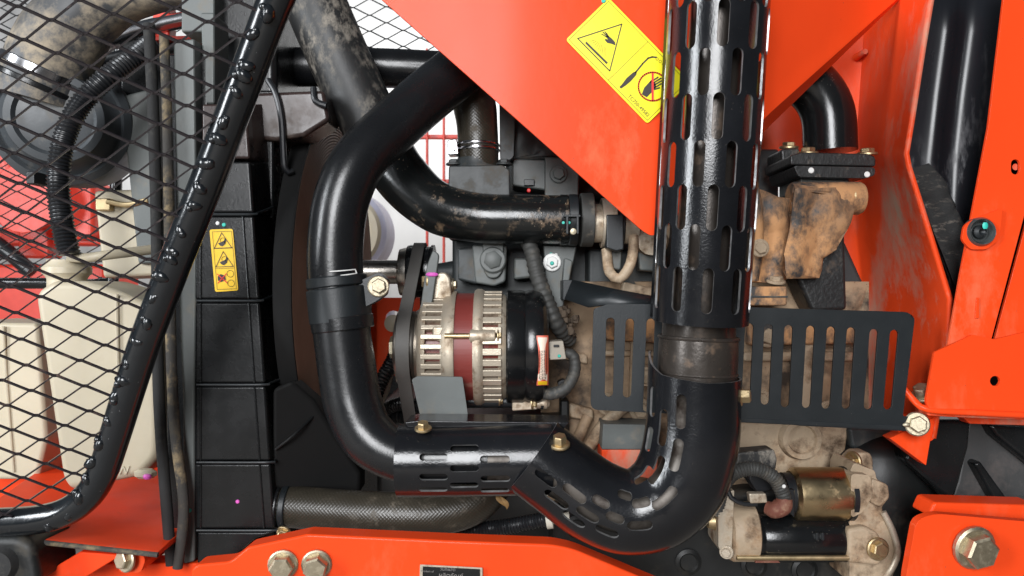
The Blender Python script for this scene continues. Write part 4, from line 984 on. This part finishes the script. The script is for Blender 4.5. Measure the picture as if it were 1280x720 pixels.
bolt(t, P(950, 310, .02), .008, (0, -1, 0), CASTP); bolt(t, P(970, 352, .05), .0085, (0, -.3, 1), CASTP)
MB().slab([(992, 338), (1020, 335), (1046, 290), (1057, 288), (1060, 388), (1016, 390)], .065, .05).build('iron_bracket', IRON, t, bevel=.006)
MB().slab(rnd([(922, 358), (984, 358), (984, 382), (922, 382)], 3), .04, .08).build('manifold_flange', CLAY, t, bevel=.004)
MB().slab([(922, 370), (985, 370), (985, 372), (922, 372)], .0385, .08).build('gasket', DARK, t)

# ================================================================== orange pillar and cowl, right
t = thing('frame_pillar', P(1140, 580, .05), 'dusty orange sheet metal pillar beside the slotted guard', 'pillar')
rows = [(-40, 940, .26, 1082, .22, 1172, .0), (60, 940, .26, 1078, .22, 1155, .0), (150, 940, .26, 1072, .22, 1141, .0), (192, 940, .26, 1068, .22, 1134, .0), (208, 1000, .24, 1068, .22, 1137, .0), (290, 1030, .22, 1072, .2, 1163, .0), (374, 1040, .2, 1080, .18, 1189, .0), (440, 1050, .18, 1086, .16, 1186, .0), (500, 1060, .16, 1092, .14, 1176, .0), (548, 1080, .14, 1100, .12, 1168, .0)]
mb = MB(); vs = []; fs = []
cols = 9
def smooth(a, b, f): return a + (b - a) * f
for (y, xa, Ya, xb, Yb, xc, Yc) in rows:
    A, B_, C_ = P(xa, y, Ya), P(xb, y, Yb), P(xc, y, Yc)
    line = [A, A.lerp(B_, .5), A.lerp(B_, .92), B_ + (C_ - B_) * .03, B_.lerp(C_, .2), B_.lerp(C_, .5), B_.lerp(C_, .8), C_ - (C_ - B_) * .03, C_]
    vs += line
for i in range(len(rows) - 1):
    for j in range(cols - 1):
        fs.append((i * cols + j, i * cols + j + 1, (i + 1) * cols + j + 1, (i + 1) * cols + j))
mb.add(vs, fs); mb.build('pillar_sheet', ORANGE_D, t, solid=.005, ang=50)
MB().slab([(1112, 548), (1168, 522), (1158, 582)], -.002, .02).build('gusset', ORANGE, t, bevel=.001)
MB().slab(rnd([(1122, 520), (1170, 520), (1172, 545), (1164, 552), (1124, 552)], 3), .002, .015).build('foot_flange', ORANGE, t, bevel=.001)
MB().lathe([(0, .006), (.03, .004), (.03, 0)], P(1070, 72, .215), (0, -1, 0), 14).build('rivet', ORANGE_D, t)

t = thing('side_cowl', P(1240, 430, -.03), 'long orange cowl strip with smoked screw cup on the right', 'cowl')
ol = [(1258, -40), (1300, -40), (1300, 200), (1281, 262), (1237, 428), (1183, 436), (1199, 345), (1213, 272), (1234, 160)]
flat_plate('cowl_strip', ol, -.02, ORANGE, t, .004, [stadium(1268, 209, 19, 11, math.pi / 2), stadium(1225, 290, 30, 30)])
flat_plate('cup_pad', [(1201, 300), (1204, 282), (1214, 275), (1252, 260), (1248, 300), (1232, 312), (1212, 312)], -.025, ORANGE, t, .004, [stadium(1225, 290, 33, 33)], round_=5)
cc = P(1225, 290, -.0245)
cup = MB().lathe([(.003, 0), (.003, .0115), (-.004, .0135), (-.0065, .0155), (-.003, .0178), (.006, .0182)], cc, (0, 1, 0), 36).build('screw_cup', GLASSB, t)
MB().lathe([(.002, .0), (.0, .0), (-.004, .004), (-.001, .008), (.003, .0085)][::-1], cc, (0, 1, 0), 20).build('screw', SATIN, cup)
mb = MB(); mb.blob(cc + Vector((.001, -.0085, .007)), .004, sq=(.9, .3, 1.2)); mb.build('paint_dab', TEAL, cup)
MB().lathe([(.004, .0), (-.002, .004), (-.002, .003)], P(1268, 209, -.014), (0, 1, 0), 14).build('plug', ORANGE_D, t)
flat_plate('outer_panel', [(1302, 205), (1302, 470), (1228, 470), (1242, 424), (1286, 262)], -.016, ORANGE, t, .004)
MB().slab([(1262, 150), (1310, 150), (1310, 470), (1232, 470), (1222, 440)], .0, .01).build('inner_backing', PLAS, t)
MB().slab([(1221, 372), (1224, 372), (1224, 398), (1219, 398)], -.024, .002).build('embossed_tab', ORANGE, t, bevel=.0006)

t = thing('lower_side_panel', P(1230, 530, -.03), 'orange lower side panel with one round hole and folded bottom lip', 'panel')
flat_plate('panel_face', rnd([(1167, 440), (1205, 423), (1214, 418), (1242, 424), (1302, 410), (1302, 516), (1160, 510), (1156, 502)], [3, 2, 3, 2, 0, 0, 3, 3]), -.03, ORANGE, t, .004, [stadium(1242.5, 476, 13, 13)])
MB().tube([(1128, 484, -.01), (1142, 500, -.018), (1160, 512, -.028), (1220, 516, -.032), (1302, 520, -.032)], 4.2, n=12).build('bottom_lip', ORANGE, t)
MB().slab([(1160, 512), (1302, 518), (1302, 526), (1200, 522), (1160, 520)], -.026, .03).build('lip_underside', ORANGE_D, t, bevel=.002)
MB().slab([(1202, 520), (1302, 524), (1302, 536), (1280, 532), (1212, 530)], .02, .02).build('rear_lip', ORANGE_D, t, bevel=.002)
bolt(t, P(1154, 494, -.005), .0095, (-.5, -.4, .9), ZINCP, h=1.3)
MB().slab([(1178, 440), (1290, 440), (1290, 505), (1178, 505)], .03, .02).build('dark_inner', PLAS, t)

t = thing('black_side_duct', P(1180, 350, .08), 'glossy black plastic side duct between orange pillar and cowl', 'duct')
mb = MB(); rows = []
for y, xl, xr_ in ((-40, 1150, 1272), (40, 1146, 1262), (120, 1136, 1250), (200, 1128, 1240), (270, 1132, 1230), (340, 1150, 1220), (400, 1160, 1210)):
    rows.append([P(xl + (xr_ - xl) * f, y, .07 - .034 / (1 + math.exp(-(f - .45) / .06)) + .012 * max(0, f - .5)) for f in [i / 16 for i in range(17)]])
vs = [v for r_ in rows for v in r_]
mb.add(vs, [(i * 17 + j, i * 17 + j + 1, (i + 1) * 17 + j + 1, (i + 1) * 17 + j) for i in range(len(rows) - 1) for j in range(16)])
mb.build('duct_wall', mat('scuffed_gloss_plastic', (.01, .011, .014), .3, bump=.06, bscale=60, dust=((.2, .2, .21), .25, 26), stretch=(1, 1, .3)), t, solid=.004, ang=60)
def fo(x, y):
    v = P(x, y, .035); f = (x - 1140 - (y - 215) * .42) / 40.; return v + Vector((0, -.012 * math.exp(-(f - .4) ** 2 * 6) - noise.fractal(v * 60, 1, 2, 3) * .003, 0))
sheet([(1138, 212), (1152, 208), (1172, 226), (1188, 262), (1206, 300), (1200, 348), (1194, 366), (1150, 240)], [], fo, (5, 5), 'foam_strip', mat('grey_flecked_foam', (.02, .02, .02), .9, bump=.8, bscale=300, dust=((.2, .17, .14), .35, 60), stretch=(1, 1, 3)), t, .01, ang=70)
MB().slab([(1140, -40), (1270, -40), (1260, 440), (1140, 440)], .12, .02).build('duct_back', PLAS, t)

t = thing('black_floor_plate', P(1230, 640, .05), 'dark ribbed plastic floor section under the orange side panel', 'floor panel')
MB().slab([(1160, 525), (1215, 525), (1212, 560), (1196, 618), (1190, 628), (1130, 575)], .04, .08).build('front_fold', PLAS, t, bevel=.006)
MB().slab([(1212, 520), (1300, 520), (1300, 650), (1180, 650), (1198, 600)], .07, .05).build('floor_face', mat('dusty_dark_plastic', (.05, .05, .05), .5, bump=.2, dust=((.14, .11, .1), .3, 10)), t, bevel=.004)
MB().slab([(1218, 580), (1226, 576), (1262, 626), (1258, 636), (1248, 634)], .052, .03).build('floor_rib', PLAS, t, bevel=.004)
MB().slab([(1236, 530), (1300, 535), (1300, 590), (1244, 545)], .05, .03).build('floor_rib', PLAS, t, bevel=.006)
MB().slab(rnd([(1160, 626), (1254, 626), (1254, 640), (1160, 640)], 3), .045, .03).build('grey_edge', GREY, t, bevel=.002)
MB().slab(rnd([(1268, 626), (1300, 626), (1300, 640), (1268, 640)], 3), .045, .03).build('grey_edge', GREY, t, bevel=.002)

t = thing('corner_bracket', P(1210, 725, -.08), 'orange rounded corner bracket with one large zinc bolt', 'bracket')
flat_plate('bracket_face', rnd([(1142, 648), (1165, 640), (1302, 652), (1302, 760), (1126, 760), (1130, 715)], [16, 14, 0, 0, 0, 4]), -.08, ORANGE, t, .012, bevel=.003)
MB().slab([(1168, 628), (1302, 632), (1302, 652), (1160, 646)], -.04, .04).build('top_fold', ORANGE, t, bevel=.004)
bolt(t, P(1217, 684, -.088), .0195, (.12, -1, -.1), ZINCP, spin=12, wr=1.28)

# bell housing
t = thing('bell_housing', P(1110, 720, .1), 'dark rounded bell housing behind the starter motor', 'housing')
mb = MB(); rows = []
for y in (545, 575, 610, 650, 700, 760):
    rows.append([P(1045 + (1200 - 1045) * f + (y - 560) * .05, y, .1 - .035 * math.sin(math.pi * min(1, f * 1.1)) + (.03 if y < 560 else 0)) for f in [i / 14 for i in range(15)]])
vs = [v for r_ in rows for v in r_]
mb.add(vs, [(i * 15 + j, i * 15 + j + 1, (i + 1) * 15 + j + 1, (i + 1) * 15 + j) for i in range(5) for j in range(14)])
mb.build('shell', SUMP, t, solid=.01, ang=60)
MB().slab([(1060, 534), (1140, 538), (1120, 565), (1064, 562)], .09, .05).build('top_lug', DARK, t, bevel=.006)
MB().slab([(1170, 660), (1300, 660), (1300, 790), (1170, 790)], .0, .2).build('axle_side', SUMP, t, bevel=.006)

# ================================================================== starter motor
t = thing('starter_motor', P(1000, 720, .04), 'black starter motor with brass solenoid and dusty cream drive housing', 'starter motor')
YS = .03; k = sc(YS)
def sx(x): return P(x, 0, YS).x
def slat(name, prof, cy, m, Yo=YS, n=40, bevel=0):
    c = P(640, cy, Yo); return MB().lathe([(P(x, 0, Yo).x, r * sc(Yo)) for x, r in prof], c, (1, 0, 0), n).build(name, m, t, bevel=bevel)
slat('motor_body', [(938, 10), (938, 29), (944, 30), (948, 29), (950, 30), (1046, 30), (1048, 29), (1052, 30), (1060, 30), (1060, 10)], 671, BLK)
for xx in (1022, 1029):
    v = P(xx, 671, YS); MB().slab(rnd([(xx - 2, 666), (xx + 2, 666), (xx + 2, 676), (xx - 2, 676)], 2), YS - .0335, .006).build('body_notch', SATIN, t, bevel=.0012)
slat('end_cap', [(906, 6), (906, 26), (910, 34), (914, 36), (940, 36), (942, 33), (942, 6)], 664, CASTP)
MB().slab(rnd([(898, 640), (906, 618), (918, 612), (914, 700), (906, 696), (898, 684)], 3), YS - .03, .05).build('end_plate', ALU, t, bevel=.003)
slat('solenoid_rear', [(978, 6), (978, 26), (992, 26), (992, 6)], 617, LOOM, YS - .005)
slat('solenoid', [(988, 6), (988, 28), (992, 32), (996, 32.5), (1050, 32.5), (1054, 32), (1056, 28), (1056, 6)], 617, SOLEN, YS - .005)
slat('solenoid_seal', [(1054, 6), (1054, 33.5), (1060, 33.5), (1060, 6)], 617, LOOM, YS - .005)
drv = rnd([(1063, 588), (1068, 578), (1082, 584), (1094, 588), (1096, 600), (1110, 606), (1112, 622), (1102, 634), (1108, 652), (1120, 672), (1124, 700), (1112, 730), (1062, 730), (1062, 690), (1062, 650)], 4, 3)
MB().slab(drv, YS - .022, .06).build('drive_housing', CASTP, t, bevel=.008, seg=3)
MB().slab(rnd([(1064, 592), (1088, 594), (1092, 618), (1080, 640), (1064, 648)], 6), YS - .036, .03).build('solenoid_mount', CASTP, t, bevel=.006, seg=3)
MB().slab(rnd([(1090, 598), (1110, 606), (1112, 622), (1100, 634), (1088, 628)], 4), YS - .03, .03).build('lever_lump', CASTP, t, bevel=.005, seg=3)
MB().slab(rnd([(1060, 662), (1082, 658), (1100, 668), (1108, 692), (1100, 708), (1060, 704)], 6), YS - .034, .03).build('nose', CASTP, t, bevel=.006, seg=3)
MB().tube([(1104, 640, YS - .024), (1116, 664, YS - .026), (1122, 690, YS - .026), (1114, 712, YS - .024), (1100, 728, YS - .02)], 4, n=12).build('flange_edge', ALU, t)
MB().slab(rnd([(1062, 576), (1072, 566), (1088, 566), (1092, 574), (1092, 600), (1066, 600)], 4), YS + .02, .03).build('top_ear', CASTP, t, bevel=.004)
bolt(t, P(1067, 577, YS + .02), .0095, (-1, -.4, 0), ZINC); bolt(t, P(1097, 686, YS - .035), .0098, (.1, -1, .05), ZINC)
MB().lathe([(sx(912), .0034), (sx(1062), .0034)], P(640, 697, YS - .03), (1, 0, 0), 12).build('through_bolt', ZINC, t)
bolt(t, P(908, 690, YS - .03), .006, (-.4, -1, 0), ALU); bolt(t, P(902, 620, YS - .02), .006, (-.7, -.8, 0), ALU)
MB().lathe([(0, 0), (0, .009), (.008, .011), (.012, .017), (.02, .018), (.02, 0)], P(884, 651, YS - .01), (1, 0, 0), 20).build('terminal_nut', ZINC, t)
MB().lathe([(0, .01), (0, .021), (.006, .022), (.006, .01)], P(896, 648, YS), (1, .0, 0), 24).build('gasket', LOOM, t)
MB().slab([(946, 699), (972, 699), (976, 704), (944, 704)], YS - .025, .01).build('clay_smear', BOOT, t, bevel=.001)
MB().slab(rnd([(922, 566), (968, 562), (972, 574), (970, 588), (944, 590), (920, 584)], 3), YS - .02, .03).build('cable_cover', RUBD, t, bevel=.004)
MB().slab([(936, 582), (966, 584), (968, 612), (948, 618), (936, 600)], YS - .01, .03).build('terminal_block', LOOM, t, bevel=.003)
MB().slab([(936, 617), (958, 617), (960, 629), (938, 630)], YS - .04, .012).build('terminal_lug', ALU, t, bevel=.002)
MB().tube([(896, 640, YS - .02), (902, 612, YS - .032), (916, 592, YS - .04), (942, 586, YS - .044), (966, 596, YS - .044), (978, 616, YS - .044), (980, 628, YS - .044)], 8.4, n=16, step=.0011, corr=(.0036, .0012)).build('corrugated_cable', TAPE, t)
MB().tube([(908, 606, YS - .03), (914, 622, YS - .034), (930, 630, YS - .036), (946, 630, YS - .036)], 3, n=10).build('thin_cable', LOOM, t)
MB().tube([(981, 622, YS - .044), (978, 632, YS - .044), (968, 637, YS - .042), (958, 634, YS - .036)], [9.5, 12, 11, 8], n=14, step=.002).build('terminal_boot', BOOT, t)
MB().lathe([(0, .0025), (.001, .0015), (.001, 0)], P(980, 608, YS - .054), (0, -1, 0), 10).build('paint_dab', WHITE, t)
MB().slab([(985, 612), (994, 612), (994, 648), (985, 640)], YS - .035, .02).build('solenoid_cap', LOOM, t, bevel=.002)

# ================================================================== chassis: tray, rail, rubber mount
t = thing('frame_rail', P(560, 720, -.06), 'long orange frame rail along the bottom with two zinc bolts and a black nameplate', 'frame rail'); rail = t
ol = rnd([(238, 760), (239, 712), (246, 706), (288, 702), (310, 684), (384, 668), (560, 676), (690, 681), (716, 686), (850, 742), (870, 760)], [0, 6, 6, 6, 4, 3, 3, 10, 12, 6, 0], 4)
MB().slab(ol, -.08, .03).build('rail_face', ORANGE, t, bevel=.003, seg=3)
MB().slab([(-60, 704), (300, 704), (300, 780), (-60, 780)], .0, .03).build('rail_end', ORANGE, t, bevel=.002)
for xx in (354, 396): bolt(t, P(xx, 705, -.081), .0138, (.1, -1, -.1), ZINCP, wr=1.25, h=1.0)
np_ = flat_plate('nameplate', rnd([(525, 705.5), (603, 709.5), (603, 770), (523, 770)], 1), -.0838, ALU, t, .001, bevel=0)
flat_plate('plate_field', [(528.5, 708), (600, 711.5), (600, 768), (527, 768)], -.0846, PLAS, np_, .0006, bevel=0)
pr = Print(P(564, 713, -.0852), Vector((1, 0, -.05)).normalized(), Vector((.05, 0, 1)).normalized(), Vector((0, -1, 0)))
pr.text('วันที่ผลิต', (-4, 1.0), 5, h=.0004); pr.text('Product of', (-27, -2.2), 3.4, h=.0004); pr.text('ผลิตภัณฑ์', (0, -6), 7, h=.0004)
pr.build(CHROME, np_, 'lettering')
t = thing('tank_tray', P(130, 690, .05), 'red-orange tray with worn front edge under the reservoir tank', 'tray')
zt = P(0, 676, -.05).z
mb = MB(); f = [P(40, 672, -.06), P(198, 690, -.06)]
poly = [Vector((P(-60, 0, -.06).x, -.06, P(0, 662, -.06).z)), f[1], Vector((P(214, 0, -.03).x, -.03, f[1].z + .004)), Vector((P(214, 0, -.03).x, .3, f[1].z + .004)), Vector((P(-60, 0, -.06).x - .1, .3, P(0, 662, -.06).z))]
mb.add(poly + [p + Vector((0, 0, -.005)) for p in poly], [(0, 1, 2, 3, 4), (9, 8, 7, 6, 5)] + [(i, i + 5, (i + 1) % 5 + 5, (i + 1) % 5) for i in range(5)])
mb.build('tray_top', REDP, t, bevel=.001)
e0, e1 = poly[0], poly[1]
MB().tube([e0 + Vector((0, -.001, -.003)), e0.lerp(e1, .5) + Vector((0, -.001, -.003)), e1 + Vector((0, -.001, -.003))], 3.2, n=10).build('worn_edge', FOAMD, t)
MB().slab([(-80, 560), (214, 560), (214, 640), (-80, 640)], .3, .01).build('tray_back', REDP, t, bevel=.001)
bolt(t, P(158, 699, -.045), .0105, (-.5, -1, .1), ZINCP)
MB().slab(rnd([(140, 690), (176, 690), (182, 700), (176, 716), (150, 716)], 5), -.042, .06).build('bolt_pad', ORANGE, t, bevel=.002)
MB().slab([(56, 716), (100, 690), (152, 694), (100, 726), (56, 730)], -.05, .03).build('diagonal_brace', REDP, t, bevel=.002)
t = thing('rubber_mount', P(15, 720, -.1), 'dusty black rubber mount under the mesh guard frame', 'mount')
MB().slab(rnd([(-60, 671), (22, 671), (40, 682), (50, 730), (-60, 740)], [0, 10, 14, 0, 0]), -.085, .08).build('rubber_block', SUMP, t, bevel=.01, seg=3)
MB().lathe([(0, 0), (0, .02), (-.008, .016), (-.01, 0)], P(2, 705, -.085), (0, 1, 0), 24).build('centre_stud', FOAM, t)

# ================================================================== near mesh guard
def gw(n): return .70 * (1 + .012 * n)
def gn(y): return ((y - 360) + 335) / (37.8 - (y - 360) * .012)
def Yg(x, y): return gw(gn(y)) - D
def gnode(i, j):
    n = .41 * i - .59 * j; f = 1 + .012 * n
    return (640 + (-576 + 39.1 * (i + j)) / f, 360 + (-335 + 37.8 * n) / f)
t = thing('mesh_guard', P(60, 655, Yg(0, 655)), 'near black expanded metal guard welded to a thick glossy bent tube', 'mesh guard')
fr = [(372, -60), (345, 0), (303, 110), (261, 222), (218, 331), (177, 440), (140, 556), (128, 590), (112, 617), (86, 638), (50, 649), (0, 653), (-80, 655)]
fr3 = [(x, y, Yg(x, y)) for x, y in fr]
MB().tube(fr3, [.0164 / sc(p[2]) for p in fr3], n=40).build('frame_tube', mat('chipped_gloss_tube', (.008, .010, .012), .2, bump=.35, bscale=55, specks=((.4, .4, .4), .07, 200), coat=.3, rvar=.12), t)
inner = [(x - 4, y) for x, y in fr[:8]] + [(106, 612), (84, 632), (50, 643), (0, 648), (-80, 650)] + [(-80, -60)]
mg = mesh_geo(inner, gnode, 40, 40, lambda x, y: Yg(x, y) - .0125, (.0028, .0018, 38), (.0016, .0030, 20))
mg.build('expanded_mesh', mat('black_mesh_paint', (.016, .013, .015), .26, bump=.2, dust=((.16, .1, .085), .2, 60)), t)
random.seed(3)
protos = []
for q in range(3):
    wm = MB(); wm.blob((0, 0, 0), .0075, 14, 9, sq=(1.3, .85, .9), jit=.1); wm.blob((.005, -.002, .004 - q * .003), .0045, 10, 7, sq=(1, .9, 1), jit=.1)
    protos.append(wm.build('weld_bead', MATS['chipped_gloss_tube'], t, ang=120))
wpts = [(331, 14), (316, 41), (304, 81), (299, 94), (292, 113), (279, 151), (269, 174), (258, 204), (247, 233), (239, 258), (225, 290), (215, 315), (210, 323), (197, 345), (191, 372), (181, 401), (171, 427), (157, 456), (150, 477), (142, 498), (133, 525), (122, 553), (113, 577), (106, 597), (96, 619), (85, 642), (59, 655), (15, 660)]
for i, (xx, yy) in enumerate(wpts):
    src = protos[i % 3]; o = src if i < 3 else src.copy()
    if i >= 3: COL.objects.link(o)
    M = Matrix.Translation(P(xx + 2, yy, Yg(xx, yy) - .0145)) @ Matrix.Rotation(random.uniform(0, 6), 4, 'Y') @ Matrix.Scale(random.uniform(.65, 1.0), 4)
    o.matrix_basis = M; W[o] = M; o.parent = t; o.matrix_parent_inverse = W[t].inverted()
